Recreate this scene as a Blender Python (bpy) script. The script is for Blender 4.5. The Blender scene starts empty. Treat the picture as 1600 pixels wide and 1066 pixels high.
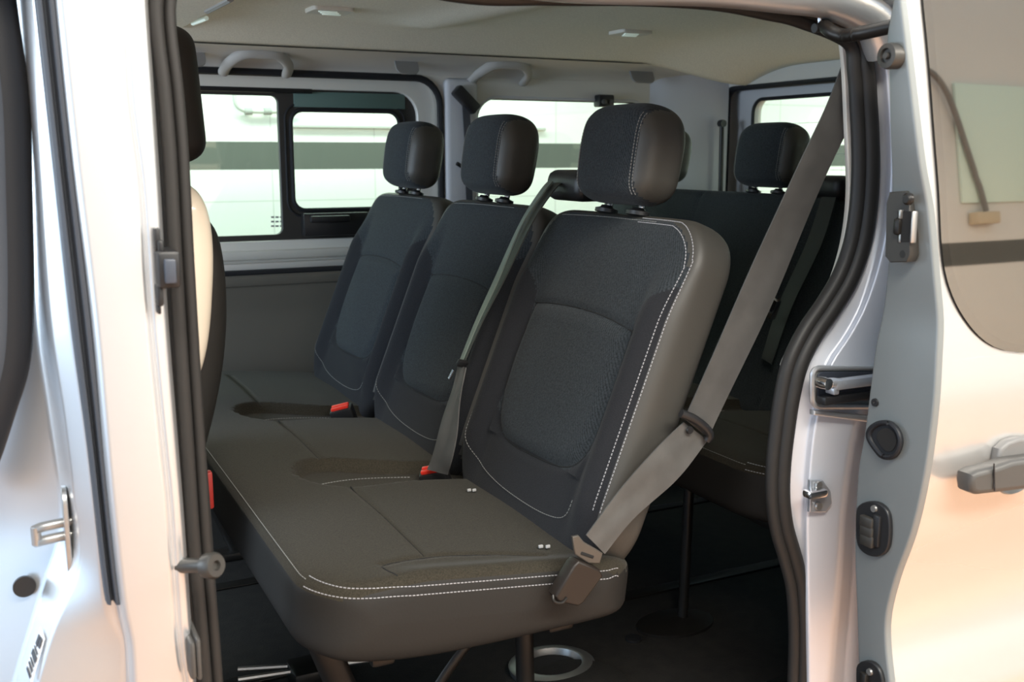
import bpy, bmesh, math, random
from mathutils import Vector, Matrix
random.seed(4)
SC = bpy.context.scene
COL = SC.collection
PI = math.pi

# ------------------------------------------------------------------ camera
CF, CYAW, CPITCH, CH = 1611.0, math.radians(26.5), math.radians(10.2), 1.15
cam_d = bpy.data.cameras.new('camera'); cam = bpy.data.objects.new('camera', cam_d); COL.objects.link(cam)
cam.location = (0, 0, CH)
cam.rotation_euler = (PI/2 - CPITCH, 0, -CYAW)
cam_d.sensor_width = 36; cam_d.lens = 36*CF/1600
cam_d.clip_start = .02
cam_d.dof.use_dof = True; cam_d.dof.focus_distance = 2.0; cam_d.dof.aperture_fstop = 7.0
SC.camera = cam
# ------------------------------------------------------------------ world, exposure
SC.view_settings.view_transform = 'Standard'; SC.view_settings.look = 'None'
SC.view_settings.gamma = 1; SC.view_settings.exposure = 0.68
SC.view_settings.use_curve_mapping = False
w = bpy.data.worlds.new('world'); SC.world = w; w.use_nodes = True
bg = w.node_tree.nodes['Background']; bg.inputs[0].default_value = (.58, .78, 1, 1); bg.inputs[1].default_value = .55
# ------------------------------------------------------------------ lamps of the garage
def area(name, loc, target, sx, sy, power, color):
    l = bpy.data.lights.new(name, 'AREA'); l.shape = 'RECTANGLE'; l.size = sx; l.size_y = sy
    l.energy = power; l.color = color
    o = bpy.data.objects.new(name, l); COL.objects.link(o); o.location = loc
    o.rotation_euler = (Vector(target) - Vector(loc)).to_track_quat('-Z', 'Y').to_euler()
    return o
area('ceiling_lamp', (0.6, -.9, 2.75), (0.9, .3, -.6), 3.0, .6, 125, (1, .93, .82))
area('ceiling_lamp', (3.4, -1.2, 2.75), (3.0, -.6, .0), 2.2, .5, 80, (1, .93, .82))
area('ceiling_lamp', (1.0, 4.7, 2.75), (1.0, 5.8, 1.0), 4.0, .4, 62, (.97, 1, .93))
area('ceiling_lamp', (4.4, 3.0, 2.75), (7.0, 2.2, .9), 2.5, .4, 110, (.97, 1, .97))
area('garage_doorway_daylight', (-3.6, .8, 1.3), (.6, 1.8, .9), 3.0, 2.4, 22, (.50, .72, 1))
area('windscreen_daylight', (-2.0, 2.4, 1.25), (1.0, 2.2, .95), 1.5, .8, 34, (.74, .87, 1))

# ------------------------------------------------------------------ unprojection: a pixel of the photo and one known plane give a point
def ray(px, py):
    u = px-800; v = py-533
    fw = CF*math.cos(CPITCH)-v*math.sin(CPITCH); dn = CF*math.sin(CPITCH)+v*math.cos(CPITCH)
    return Vector((fw*math.sin(CYAW)+u*math.cos(CYAW), fw*math.cos(CYAW)-u*math.sin(CYAW), -dn))
def P(px, py, x=None, y=None, z=None):
    d = ray(px, py)
    k = x/d.x if x is not None else (y/d.y if y is not None else (z-CH)/d.z)
    return Vector((0, 0, CH)) + k*d

# ------------------------------------------------------------------ materials
MATS = {}
def mat(name, col, rough=.5, metal=0, bump=None, spec=.5, coat=0, noise=None, emit=None):
    if name in MATS: return MATS[name]
    m = bpy.data.materials.new(name); m.use_nodes = True; nt = m.node_tree
    b = nt.nodes['Principled BSDF']
    b.inputs['Base Color'].default_value = (*col, 1); b.inputs['Roughness'].default_value = rough
    b.inputs['Metallic'].default_value = metal; b.inputs['Specular IOR Level'].default_value = spec
    b.inputs['Coat Weight'].default_value = coat; b.inputs['Coat Roughness'].default_value = .08
    tc = nt.nodes.new('ShaderNodeTexCoord')
    if noise:   # (scale, amount)
        n = nt.nodes.new('ShaderNodeTexNoise'); n.inputs['Scale'].default_value = noise[0]; n.inputs['Detail'].default_value = 5
        nt.links.new(tc.outputs['Object'], n.inputs['Vector'])
        r = nt.nodes.new('ShaderNodeValToRGB')
        a = noise[1]
        r.color_ramp.elements[0].position = .35; r.color_ramp.elements[1].position = .65
        r.color_ramp.elements[0].color = (*[c*(1-a) for c in col], 1); r.color_ramp.elements[1].color = (*[min(1, c*(1+a)) for c in col], 1)
        nt.links.new(n.outputs['Fac'], r.inputs['Fac']); nt.links.new(r.outputs['Color'], b.inputs['Base Color'])
    if bump:    # (scale, strength, distance)
        n = nt.nodes.new('ShaderNodeTexNoise'); n.inputs['Scale'].default_value = bump[0]; n.inputs['Detail'].default_value = 3
        nt.links.new(tc.outputs['Object'], n.inputs['Vector'])
        bp = nt.nodes.new('ShaderNodeBump'); bp.inputs['Strength'].default_value = bump[1]; bp.inputs['Distance'].default_value = bump[2]
        nt.links.new(n.outputs['Fac'], bp.inputs['Height']); nt.links.new(bp.outputs['Normal'], b.inputs['Normal'])
    if emit:
        b.inputs['Emission Color'].default_value = (*emit[0], 1); b.inputs['Emission Strength'].default_value = emit[1]
    MATS[name] = m; return m

def weave_mat(name, col, scale=330, amount=.35, diag=True):
    m = bpy.data.materials.new(name); m.use_nodes = True; nt = m.node_tree
    b = nt.nodes['Principled BSDF']; b.inputs['Roughness'].default_value = .92
    b.inputs['Specular IOR Level'].default_value = .12
    b.inputs['Sheen Weight'].default_value = .06; b.inputs['Sheen Roughness'].default_value = .5
    tc = nt.nodes.new('ShaderNodeTexCoord')
    mp = nt.nodes.new('ShaderNodeMapping'); mp.inputs['Rotation'].default_value = (.6 if diag else 0, 0, .35 if diag else 0)
    nt.links.new(tc.outputs['Object'], mp.inputs['Vector'])
    wv = nt.nodes.new('ShaderNodeTexWave'); wv.bands_direction = 'Y'; wv.inputs['Scale'].default_value = scale/4
    wv.inputs['Distortion'].default_value = 3; wv.inputs['Detail'].default_value = 3; wv.inputs['Detail Scale'].default_value = 6
    nt.links.new(mp.outputs['Vector'], wv.inputs['Vector'])
    n = nt.nodes.new('ShaderNodeTexNoise'); n.inputs['Scale'].default_value = scale; n.inputs['Detail'].default_value = 4
    nt.links.new(tc.outputs['Object'], n.inputs['Vector'])
    mx = nt.nodes.new('ShaderNodeMix'); mx.data_type = 'FLOAT'; mx.inputs[0].default_value = .80 if diag else 1.0
    nt.links.new(wv.outputs['Fac'], mx.inputs[2]); nt.links.new(n.outputs['Fac'], mx.inputs[3])
    r = nt.nodes.new('ShaderNodeValToRGB'); r.color_ramp.elements[0].position = .25; r.color_ramp.elements[1].position = .75
    r.color_ramp.elements[0].color = (*[c*(1-amount) for c in col], 1); r.color_ramp.elements[1].color = (*[c*(1+amount) for c in col], 1)
    nt.links.new(mx.outputs[0], r.inputs['Fac']); nt.links.new(r.outputs['Color'], b.inputs['Base Color'])
    bp = nt.nodes.new('ShaderNodeBump'); bp.inputs['Strength'].default_value = .6; bp.inputs['Distance'].default_value = .0012
    nt.links.new(mx.outputs[0], bp.inputs['Height']); nt.links.new(bp.outputs['Normal'], b.inputs['Normal'])
    return m

def glass_mat(name, tint, refl=1.0, ior=.045):
    m = bpy.data.materials.new(name); m.use_nodes = True; nt = m.node_tree
    nt.nodes.remove(nt.nodes['Principled BSDF'])
    out = nt.nodes['Material Output']
    t = nt.nodes.new('ShaderNodeBsdfTransparent'); t.inputs[0].default_value = (*tint, 1)
    g = nt.nodes.new('ShaderNodeBsdfGlossy'); g.inputs['Roughness'].default_value = .02; g.inputs[0].default_value = (refl, refl*.86, refl*.72, 1)
    lw = nt.nodes.new('ShaderNodeLayerWeight'); lw.inputs['Blend'].default_value = .5
    pw = nt.nodes.new('ShaderNodeMath'); pw.operation = 'POWER'; nt.links.new(lw.outputs['Facing'], pw.inputs[0]); pw.inputs[1].default_value = 4
    f = nt.nodes.new('ShaderNodeMapRange'); nt.links.new(pw.outputs[0], f.inputs['Value']); f.inputs['To Min'].default_value = ior; f.inputs['To Max'].default_value = 1
    mx = nt.nodes.new('ShaderNodeMixShader')
    nt.links.new(f.outputs[0], mx.inputs[0]); nt.links.new(t.outputs[0], mx.inputs[1]); nt.links.new(g.outputs[0], mx.inputs[2])
    nt.links.new(mx.outputs[0], out.inputs['Surface'])
    return m

FAB_SEAT = weave_mat('cushion_fabric', (.034, .030, .022), 420, .40, False)
FAB_BACK = weave_mat('insert_fabric', (.029, .034, .038), 300, .55, True)
FAB_SIDE = weave_mat('bolster_fabric', (.019, .020, .023), 500, .25, False)
VINYL = mat('seat_vinyl', (.050, .047, .041), .50, bump=(260, .25, .0006), spec=.45)
VINYL_D = mat('dark_vinyl', (.019, .018, .0165), .6, bump=(260, .25, .0006), spec=.25)
THREAD = mat('white_thread', (.22, .22, .21), .7)
THREADB = mat('bright_thread', (.36, .36, .38), .7)
DTHREAD = mat('dark_seam', (.008, .008, .008), .9)
SILVER = mat('silver_paint', (.74, .75, .76), .34, .80, coat=.2)
SILVER2 = mat('silver_door_paint', (.76, .745, .72), .24, .7, coat=.5)
JAMB = mat('jamb_paint', (.25, .27, .27), .42, .45, coat=.15, noise=(6, .04))
JAMBL = mat('light_jamb_paint', (.55, .58, .63), .34, .7, coat=.2)
RUBBER = mat('black_rubber', (.016, .017, .020), .5, spec=.3)
RUBBERB = mat('blue_grey_rubber', (.055, .062, .075), .5, spec=.35)
RUBBERG = mat('grey_seal_rubber', (.105, .092, .082), .55, spec=.4)
BLACK = mat('black_plastic', (.014, .014, .015), .40)
DARKM = mat('black_metal', (.018, .016, .014), .38, .3)
CHROME = mat('chrome', (.75, .75, .76), .14, 1)
STEEL = mat('bare_steel', (.55, .54, .52), .33, .9)
HEAD = mat('headliner_cloth', (.80, .78, .69), .95, bump=(500, .2, .0008), noise=(260, .08), spec=.1)
TRIMP = mat('grey_trim_plastic', (.60, .585, .55), .6, bump=(300, .1, .0004))
TRIMB = mat('pillar_trim_plastic', (.55, .56, .59), .6, bump=(300, .1, .0004))
TRIMD = mat('dark_trim_plastic', (.12, .11, .09), .65, bump=(260, .3, .0008))
CREAM = mat('inner_body_paint', (.74, .73, .68), .4, .15)
CARPET = mat('floor_vinyl', (.012, .010, .008), .8, bump=(240, .5, .002), noise=(30, .3))
RED = mat('red_plastic', (.75, .035, .02), .35)
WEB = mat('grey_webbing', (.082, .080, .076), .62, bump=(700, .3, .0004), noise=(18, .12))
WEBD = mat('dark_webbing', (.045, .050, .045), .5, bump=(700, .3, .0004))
HANDLEP = mat('grey_handle_plastic', (.065, .062, .058), .45)
BEIGE = mat('glossy_beige_plastic', (.74, .66, .54), .22, coat=.4)
LENS = mat('lamp_lens', (.80, .90, .84), .2, emit=((.75, .95, .85), .12))  # lamps are off; faint emission stands in for light reflected by the lens
PLASTG = mat('brown_grey_plastic', (.020, .015, .012), .42, spec=.35)
GLASS = glass_mat('green_tinted_glass', (.90, 1.0, .93))
GLASSD = glass_mat('dark_tinted_glass', (.30, .28, .25), .98, .44)
TEAL = mat('dotted_glass_band', (.10, .17, .155), .5)
PAPER = mat('white_sticker', (.85, .86, .88), .5)
INK = mat('black_ink', (.02, .02, .025), .6)
HOLE = mat('dark_cavity', (.01, .01, .01), .9)

# ------------------------------------------------------------------ object helpers
def link(name, me, m=None, parent=None, label=None, smooth=True, kind=None):
    if m is not None and len(me.materials) == 0: me.materials.append(m)
    o = bpy.data.objects.new(name, me); COL.objects.link(o)
    if smooth:
        for p in me.polygons: p.use_smooth = True
        try: me.set_sharp_from_angle(angle=math.radians(40))
        except Exception: pass
    if parent: o.parent = parent
    if label: o['label'] = label
    if kind: o['kind'] = kind
    return o
def tag(o, label, cat, group=None):
    o['label'] = label; o['category'] = cat
    if group: o['group'] = group
    return o
def empty(name, loc=(0, 0, 0)):
    o = bpy.data.objects.new(name, None); COL.objects.link(o); o.location = loc; o.empty_display_size = .1
    return o
def mesh(verts, faces):
    me = bpy.data.meshes.new('m'); me.from_pydata([tuple(v) for v in verts], [], faces); me.update(); return me
def bm_mesh(bm):
    bmesh.ops.recalc_face_normals(bm, faces=bm.faces)
    me = bpy.data.meshes.new('m'); bm.to_mesh(me); bm.free(); return me
def add_box(bm, lo, hi, M=None):
    vs = [bm.verts.new(Vector((x, y, z)) if M is None else M @ Vector((x, y, z))) for x in (lo[0], hi[0]) for y in (lo[1], hi[1]) for z in (lo[2], hi[2])]
    for f in ((0, 1, 3, 2), (4, 6, 7, 5), (0, 4, 5, 1), (2, 3, 7, 6), (0, 2, 6, 4), (1, 5, 7, 3)): bm.faces.new([vs[i] for i in f])
    return vs
def box(name, lo, hi, m, parent=None, bev=.003, M=None, label=None, seg=2, kind=None):
    bm = bmesh.new(); add_box(bm, lo, hi, M)
    if bev: bmesh.ops.bevel(bm, geom=bm.edges[:], offset=bev, segments=seg, affect='EDGES', profile=.5)
    return link(name, bm_mesh(bm), m, parent, label, kind=kind)
def frame_m(origin, zdir, xhint=(1, 0, 0)):
    z = Vector(zdir).normalized(); x = Vector(xhint); x = (x - z*x.dot(z))
    if x.length < 1e-4: x = Vector((0, 1, 0)); x = x - z*x.dot(z)
    x.normalize(); y = z.cross(x)
    M = Matrix((x, y, z)).transposed().to_4x4(); M.translation = Vector(origin); return M
def crom(pts, n, closed=False):
    """resampled Catmull-Rom curve, uniform in arc length"""
    pts = [Vector(p) for p in pts]
    if closed: q = [pts[-1]] + pts + [pts[0], pts[1]]
    else: q = [pts[0]*2-pts[1]] + pts + [pts[-1]*2-pts[-2]]
    out = []
    for i in range(1, len(q)-2):
        a, b, c, d = q[i-1], q[i], q[i+1], q[i+2]
        for k in range(12):
            t = k/12
            out.append(.5*((2*b)+(c-a)*t+(2*a-5*b+4*c-d)*t*t+(3*b-a-3*c+d)*t**3))
    if not closed: out.append(pts[-1])
    else: out.append(pts[0])
    L = [0]
    for i in range(1, len(out)): L.append(L[-1]+(out[i]-out[i-1]).length)
    res = []; j = 0
    m = n if closed else n-1
    for k in range(n):
        s = L[-1]*k/m
        while j < len(L)-2 and L[j+1] < s: j += 1
        t = (s-L[j])/max(1e-9, L[j+1]-L[j]); res.append(out[j].lerp(out[j+1], min(1, t)))
    return res
def tube_mesh(path, r, seg=10, closed=False, flat=1.0, ref=(0, 1, 0), caps=True):
    n = len(path); V = []; F = []
    rr = r if callable(r) else (lambda t: r)
    ref = Vector(ref)
    for i, p in enumerate(path):
        a = path[(i-1) % n] if (closed or i > 0) else path[0]; b = path[(i+1) % n] if (closed or i < n-1) else path[-1]
        t = (b-a).normalized(); s = t.cross(ref)
        if s.length < 1e-3: s = t.cross(Vector((0.02, .1, 1)))
        s.normalize(); u = s.cross(t)
        R = rr(i/(n-1))
        for k in range(seg):
            an = 2*PI*k/seg
            V.append(p + s*math.cos(an)*R + u*math.sin(an)*R*flat)
    m = n if closed else n-1
    for i in range(m):
        for k in range(seg):
            a = i*seg+k; b = i*seg+(k+1) % seg; c = ((i+1) % n)*seg+(k+1) % seg; d = ((i+1) % n)*seg+k
            F.append((a, b, c, d))
    if not closed and caps: F.append(tuple(range(seg-1, -1, -1))); F.append(tuple((n-1)*seg+k for k in range(seg)))
    return V, F
def tube(name, path, r, m, parent=None, n=None, closed=False, seg=12, flat=1.0, ref=(0, 1, 0), label=None):
    path = crom(path, n, closed) if n else [Vector(p) for p in path]
    V, F = tube_mesh(path, r, seg, closed, flat, ref)
    return link(name, mesh(V, F), m, parent, label)
def lathe(name, prof, M, m, parent=None, seg=32, label=None):
    """prof: (r, z) pairs along local z of matrix M"""
    V = []; F = []
    for r, z in prof:
        for k in range(seg): V.append(M @ Vector((r*math.cos(2*PI*k/seg), r*math.sin(2*PI*k/seg), z)))
    for i in range(len(prof)-1):
        for k in range(seg): F.append((i*seg+k, i*seg+(k+1) % seg, (i+1)*seg+(k+1) % seg, (i+1)*seg+k))
    F.append(tuple(range(seg-1, -1, -1))); F.append(tuple((len(prof)-1)*seg+k for k in range(seg)))
    return link(name, mesh(V, F), m, parent, label)
def rrect(x0, z0, x1, z1, r, n=7):
    """rounded rectangle, r one radius or (bl, br, tr, tl)"""
    if not isinstance(r, (tuple, list)): r = (r,)*4
    out = []
    for (cx, cz, a0, rr) in ((x0, z0, PI, r[0]), (x1, z0, 1.5*PI, r[1]), (x1, z1, 0, r[2]), (x0, z1, .5*PI, r[3])):
        ox = cx + (rr if cx == x0 else -rr); oz = cz + (rr if cz == z0 else -rr)
        for k in range(n+1):
            a = a0 + .5*PI*k/n; out.append((ox+rr*math.cos(a), oz+rr*math.sin(a)))
    return out
def plate(name, loops, M, th, m, parent=None, bev=.0, label=None, kind=None):
    """flat plate with holes: loops of 2-D points (first the outline); M maps (x, y, depth)"""
    cu = bpy.data.curves.new('c', 'CURVE'); cu.dimensions = '2D'; cu.fill_mode = 'BOTH'
    for lp in loops:
        s = cu.splines.new('POLY'); s.points.add(len(lp)-1)
        for i, p in enumerate(lp): s.points[i].co = (p[0], p[1], 0, 1)
        s.use_cyclic_u = True
    cu.extrude = max(th/2-bev, .0001); cu.bevel_depth = bev; cu.bevel_resolution = 2
    if bev: cu.offset = -bev
    t = bpy.data.objects.new('t', cu); COL.objects.link(t)
    me = bpy.data.meshes.new_from_object(t); bpy.data.objects.remove(t); bpy.data.curves.remove(cu)
    me.transform(M); me.materials.clear()
    return link(name, me, m, parent, label, kind=kind)
def MY(y):      # plate in the x-z plane at depth y
    return Matrix(((1, 0, 0, 0), (0, 0, 1, y), (0, 1, 0, 0), (0, 0, 0, 1)))
def MX(x):      # plate in the y-z plane at x
    return Matrix(((0, 0, 1, x), (1, 0, 0, 0), (0, 1, 0, 0), (0, 0, 0, 1)))
def MZ(z):
    return Matrix.Translation((0, 0, z))
def P2(pts, y): return [(P(a, b, y=y).x, P(a, b, y=y).z) for a, b in pts]

def by_z(curve, zs):
    c = sorted(curve, key=lambda p: p.z); out = []
    for z in zs:
        if z <= c[0].z: i = 0
        elif z >= c[-1].z: i = len(c)-2
        else:
            i = 0
            while c[i+1].z < z: i += 1
        a, b = c[i], c[i+1]
        t = (z-a.z)/max(1e-6, b.z-a.z)
        t = max(-.5, min(1.5, t))
        q = a.lerp(b, t); q.z = z; out.append(q)
    return out
def profile_round(pts, r, n=4):
    out = [pts[0]]
    for i in range(1, len(pts)-1):
        a, b, c = pts[i-1], pts[i], pts[i+1]
        rr = r[i] if isinstance(r, (list, tuple)) else r
        d1 = (a-b).length; d2 = (c-b).length
        if rr <= 0 or min(d1, d2) < 1e-5: out += [b]*(n+1); continue
        e = min(rr, .45*d1, .45*d2)
        p = b+(a-b)*(e/d1); q = b+(c-b)*(e/d2)
        for k in range(n+1):
            t = k/n; out.append(p*(1-t)**2+b*2*t*(1-t)+q*t*t)
    out.append(pts[-1]); return out
def zsheet(name, lines, z0, z1, nz, m, parent=None, r=.006, close=True, label=None, kind=None):
    """upright panel swept through feature lines; each line is a list of 3-D points"""
    zs = [z0+(z1-z0)*i/(nz-1) for i in range(nz)]
    L = [by_z(crom(l, 60), zs) for l in lines]
    V = []; F = []
    for j in range(nz):
        row = profile_round([l[j] for l in L], r)
        if j == 0: nc = len(row)
        V += row
    for j in range(nz-1):
        for i in range(nc-1 + (1 if close else 0)):
            a = j*nc+i; b = j*nc+(i+1) % nc
            F.append((a, b, b+nc, a+nc))
    if close:
        F.append(tuple(range(nc-1, -1, -1))); F.append(tuple((nz-1)*nc+i for i in range(nc)))
    return link(name, mesh(V, F), m, parent, label, kind=kind)
def pl(pts, Y):     # pixel polyline on plane(s) y
    return [P(a, b, y=(Y if not callable(Y) else Y(b))) for a, b in pts]

# ================================================================== GARAGE
FLZ = -.62
def tile_mat(name, c1, mortar, sx, sz, band=None):
    m = bpy.data.materials.new(name); m.use_nodes = True; nt = m.node_tree; b = nt.nodes['Principled BSDF']
    b.inputs['Roughness'].default_value = .35
    g = nt.nodes.new('ShaderNodeNewGeometry'); sp = nt.nodes.new('ShaderNodeSeparateXYZ'); nt.links.new(g.outputs['Position'], sp.inputs[0])
    ad = nt.nodes.new('ShaderNodeMath'); ad.operation = 'ADD'; nt.links.new(sp.outputs['X'], ad.inputs[0]); nt.links.new(sp.outputs['Y'], ad.inputs[1])
    cb = nt.nodes.new('ShaderNodeCombineXYZ'); nt.links.new(ad.outputs[0], cb.inputs['X']); nt.links.new(sp.outputs['Z'], cb.inputs['Y'])
    br = nt.nodes.new('ShaderNodeTexBrick'); br.offset = 0
    br.inputs['Color1'].default_value = (*c1, 1); br.inputs['Color2'].default_value = (*c1, 1); br.inputs['Mortar'].default_value = (*mortar, 1)
    br.inputs['Scale'].default_value = 1; br.inputs['Mortar Size'].default_value = .004; br.inputs['Brick Width'].default_value = sx; br.inputs['Row Height'].default_value = sz
    nt.links.new(cb.outputs[0], br.inputs['Vector'])
    if band:
        z0, z1, bc = band
        c = nt.nodes.new('ShaderNodeMath'); c.operation = 'COMPARE'; nt.links.new(sp.outputs['Z'], c.inputs[0]); c.inputs[1].default_value = (z0+z1)/2; c.inputs[2].default_value = (z1-z0)/2
        mx = nt.nodes.new('ShaderNodeMix'); mx.data_type = 'RGBA'; nt.links.new(c.outputs[0], mx.inputs[0]); nt.links.new(br.outputs['Color'], mx.inputs[6]); mx.inputs[7].default_value = (*bc, 1)
        nt.links.new(mx.outputs[2], b.inputs['Base Color'])
    else: nt.links.new(br.outputs['Color'], b.inputs['Base Color'])
    return m
TILE = tile_mat('white_wall_tiles', (.80, .82, .79), (.62, .64, .61), .60, .30, (1.073, 1.225, (.10, .11, .10)))
TILEB = tile_mat('small_white_tiles', (.82, .84, .83), (.66, .68, .67), .40, .20)
FLOORM = mat('terracotta_floor', (.52, .29, .17), .35, noise=(1.5, .12))
box('floor', (-4, -3.0, FLZ-.1), (7.2, 6.0, FLZ), FLOORM, bev=0, kind='structure')
box('wall_back', (-4, 5.8, FLZ), (7.2, 6.0, 3.2), TILE, bev=0, kind='structure')
box('wall_right', (7.0, -3.0, FLZ), (7.2, 5.8, 3.2), TILEB, bev=0, kind='structure')
box('wall_front', (-4, -3.2, FLZ), (7.2, -3.0, 3.2), tile_mat('plain_wall_with_band', (.80, .79, .75), (.80, .79, .75), .6, .3, (1.073, 1.225, (.09, .095, .09))), bev=0, kind='structure')
# pipe and ledge seen through the side glass
yw = 5.76
pp = tube('wall_pipe', [P(366, 128, y=yw), P(368, 160, y=yw), P(380, 172, y=yw), P(400, 174, y=yw), P(440, 174, y=yw), P(470, 173, y=yw)], .012, mat('pale_pipe', (.55, .57, .53), .4), n=40)
tag(pp, 'thin pale pipe on the white tiled wall above its dark band', 'pipe')
for s in (388, 418):
    M = frame_m(P(s, 174, y=yw), (1, 0, 0))
    lathe('pipe_clamp', [(.02, -.02), (.02, .02)], M, mat('pipe_clamp', (.35, .36, .34), .5), pp)
q = P(455, 197, y=5.78)
box('trim_1', (q.x, 5.765, q.z-.008), (q.x+1.6, 5.805, q.z+.008), mat('wall_trim', (.5, .5, .48), .5), kind='structure')

# ================================================================== VAN
van = empty('passenger_van', (0, 0, 0))
tag(van, 'silver passenger van seen through its open side door', 'van')
FY = 3.36       # inner face of the far side
# ---- far side wall
def zy(py, px=650): return P(px, py, y=FY).z
OP1 = rrect(-.7, .775, 1.392, 1.408, (.02, .03, .09, .02))
OP2 = rrect(1.53, .78, 2.24, 1.352, (.03, .05, .07, .08))
side = plate('side_trim', [[(-.8, .72), (2.75, .72), (2.75, 1.56), (-.8, 1.56)], OP1, OP2], MY(FY), .03, TRIMP, van, bev=.004, label='grey plastic trim around the far side windows')
def loop3(lp, y): return [Vector((a, y, b)) for a, b in lp]
tube('window_surround_seal', loop3(OP1, FY-.016), .012, RUBBER, side, closed=True, seg=8)
# painted inner metal and first glazing unit
inner = plate('inner_body_panel', [rrect(-.75, .74, 1.44, 1.44, .03), rrect(-.72, .875, 1.325, 1.362, (.02, .03, .08, .02))], MY(FY+.04), .03, CREAM, van, bev=.004, label='pale painted metal around the sliding side window')
box('sill_step', (-.7, FY+.004, .815), (1.38, FY+.03, .845), CREAM, inner, bev=.008)
box('sill_step', (-.7, FY-.004, .768), (1.38, FY+.03, .806), mat('pale_sill_strip', (.70, .69, .66), .35, .2), inner, bev=.006)
wl = (-.70, .893, .848, 1.340); wr = (.885, .968, 1.266, 1.300)
wf = plate('window_frame', [rrect(-.72, .862, 1.335, 1.368, (.02, .03, .085, .02)), rrect(wl[0], wl[1], wl[2], wl[3], .022), rrect(wr[0], wr[1], wr[2], wr[3], .04)], MY(FY+.052), .022, mat('black_window_frame', (.03, .028, .026), .45), van, bev=.003, label='black frame of the sliding side window')
box('window_pane', (wl[0]-.01, FY+.056, wl[1]-.01), (wl[2]+.01, FY+.060, wl[3]+.01), GLASS, wf, bev=0)
box('window_pane', (wr[0]-.02, FY+.050, wr[1]-.02), (wr[2]+.02, FY+.054, wr[3]+.02), GLASS, wf, bev=0)
box('upper_rail', (-.70, FY+.022, 1.349), (.96, FY+.045, 1.364), BLACK, wf, bev=.004)
box('shade_band', (.90, FY+.036, 1.306), (1.285, FY+.042, 1.356), TEAL, wf, bev=.002, label='teal dotted band over the sliding pane')
tube('pane_gasket', loop3(rrect(wr[0]+.003, wr[1]+.003, wr[2]-.003, wr[3]-.003, .04), FY+.04), .007, RUBBER, wf, closed=True, seg=8)
tube('pane_gasket', loop3(rrect(wr[0]-.016, wr[1]-.016, wr[2]+.016, wr[3]+.016, .05), FY+.04), .004, RUBBER, wf, closed=True, seg=8)
a = P(475, 334, y=FY); b_ = P(556, 370, y=FY)
wh = box('window_latch', (a.x, FY+.005, b_.z+.006), (b_.x+.05, FY+.04, a.z), BLACK, van, bev=.005, label='black catch box on the sliding window')
box('latch_grip', (a.x+.02, FY-.012, a.z-.03), (b_.x-.02, FY+.012, a.z-.008), BLACK, wh, bev=.006)
# safety mark printed on the glass
for k in range(3):
    for j in range(3):
        q = P(424+7*k, 341+7*j, y=FY+.05); box('glass_marking', (q.x, FY+.054, q.z), (q.x+.011, FY+.0555, q.z+.006), mat('glass_print', (.35, .38, .36), .6), wf, bev=0)
# second window (rear side) and its glass
wf2 = plate('rear_side_window_frame', [rrect(1.50, .74, 2.28, 1.39, .08), rrect(1.535, .80, 2.235, 1.345, (.05, .05, .06, .075))], MY(FY+.035), .02, mat('black_window_frame', (.03, .028, .026), .45), van, bev=.002)
box('window_pane', (1.51, FY+.036, .77), (2.26, FY+.040, 1.37), GLASS, wf2, bev=0)
tube('window_edge_seal', loop3(OP2, FY-.012), .006, TRIMB, side, closed=True, seg=8)
# outer skin of the far side, lower trim panel, wheel box
plate('outer_side_panel', [[(-.9, -.3), (2.8, -.3), (2.8, 1.55), (-.9, 1.55)], rrect(-.72, .87, 1.33, 1.36, .05), rrect(1.52, .79, 2.25, 1.36, .06)], MY(FY+.09), .01, SILVER, van)
lt = plate('lower_trim_panel', [rrect(-.8, .0, 2.7, .772, .01)], MY(FY-.012), .03, TRIMD, van, bev=.004, label='dark grey lower side panel')
box('panel_ledge', (-.78, FY-.034, .735), (2.68, FY-.02, .768), TRIMD, lt, bev=.004)
# bulging arm-rest relief of lower panel
V = []; F = []; nx, nz = 40, 24
for j in range(nz):
    for i in range(nx):
        x = -.75+3.4*i/(nx-1); t = j/(nz-1); z = .20+.50*t
        V.append((x, FY-.028-.045*math.sin(PI*min(1, t*1.1))**1.4, z))
for j in range(nz-1):
    for i in range(nx-1): F.append((j*nx+i, j*nx+i+1, (j+1)*nx+i+1, (j+1)*nx+i))
link('panel_relief', mesh(V, F), TRIMD, lt)
# cant rail between headliner and windows
V = []; F = []; nx, nn = 60, 10
for j in range(nn):
    t = j/(nn-1)
    for i in range(nx):
        x = -.8+3.4*i/(nx-1)
        V.append((x, 3.15+(FY-.012-3.15)*math.sin(t*PI/2), 1.468-(1.468-1.405)*(1-math.cos(t*PI/2))-.0*t))
for j in range(nn-1):
    for i in range(nx-1): F.append((j*nx+i, j*nx+i+1, (j+1)*nx+i+1, (j+1)*nx+i))
rail = link('roof_side_trim', mesh(V, F), TRIMP, van, label='grey curved trim under the roof edge')
def grab(x0, x1, name='grab_handle'):
    y = 3.27; zt, zb = 1.462, 1.402
    pts = [Vector((x0, y+.07, zb)), Vector((x0+.008, y+.012, zb+.025)), Vector((x0+.045, y-.022, zt-.010)), Vector(((x0+x1)/2, y-.028, zt-.006)), Vector((x1-.045, y-.022, zt-.010)), Vector((x1-.008, y+.012, zb+.025)), Vector((x1, y+.07, zb))]
    return tube(name, pts, .017, mat('handle_trim', (.40, .39, .37), .65), rail, n=48, seg=14, ref=(0, 1, 0), flat=.7)
grab(P(358, 100, y=3.24).x, P(460, 100, y=3.24).x)
grab(P(755, 110, y=3.24).x, P(838, 110, y=3.24).x)
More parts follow.
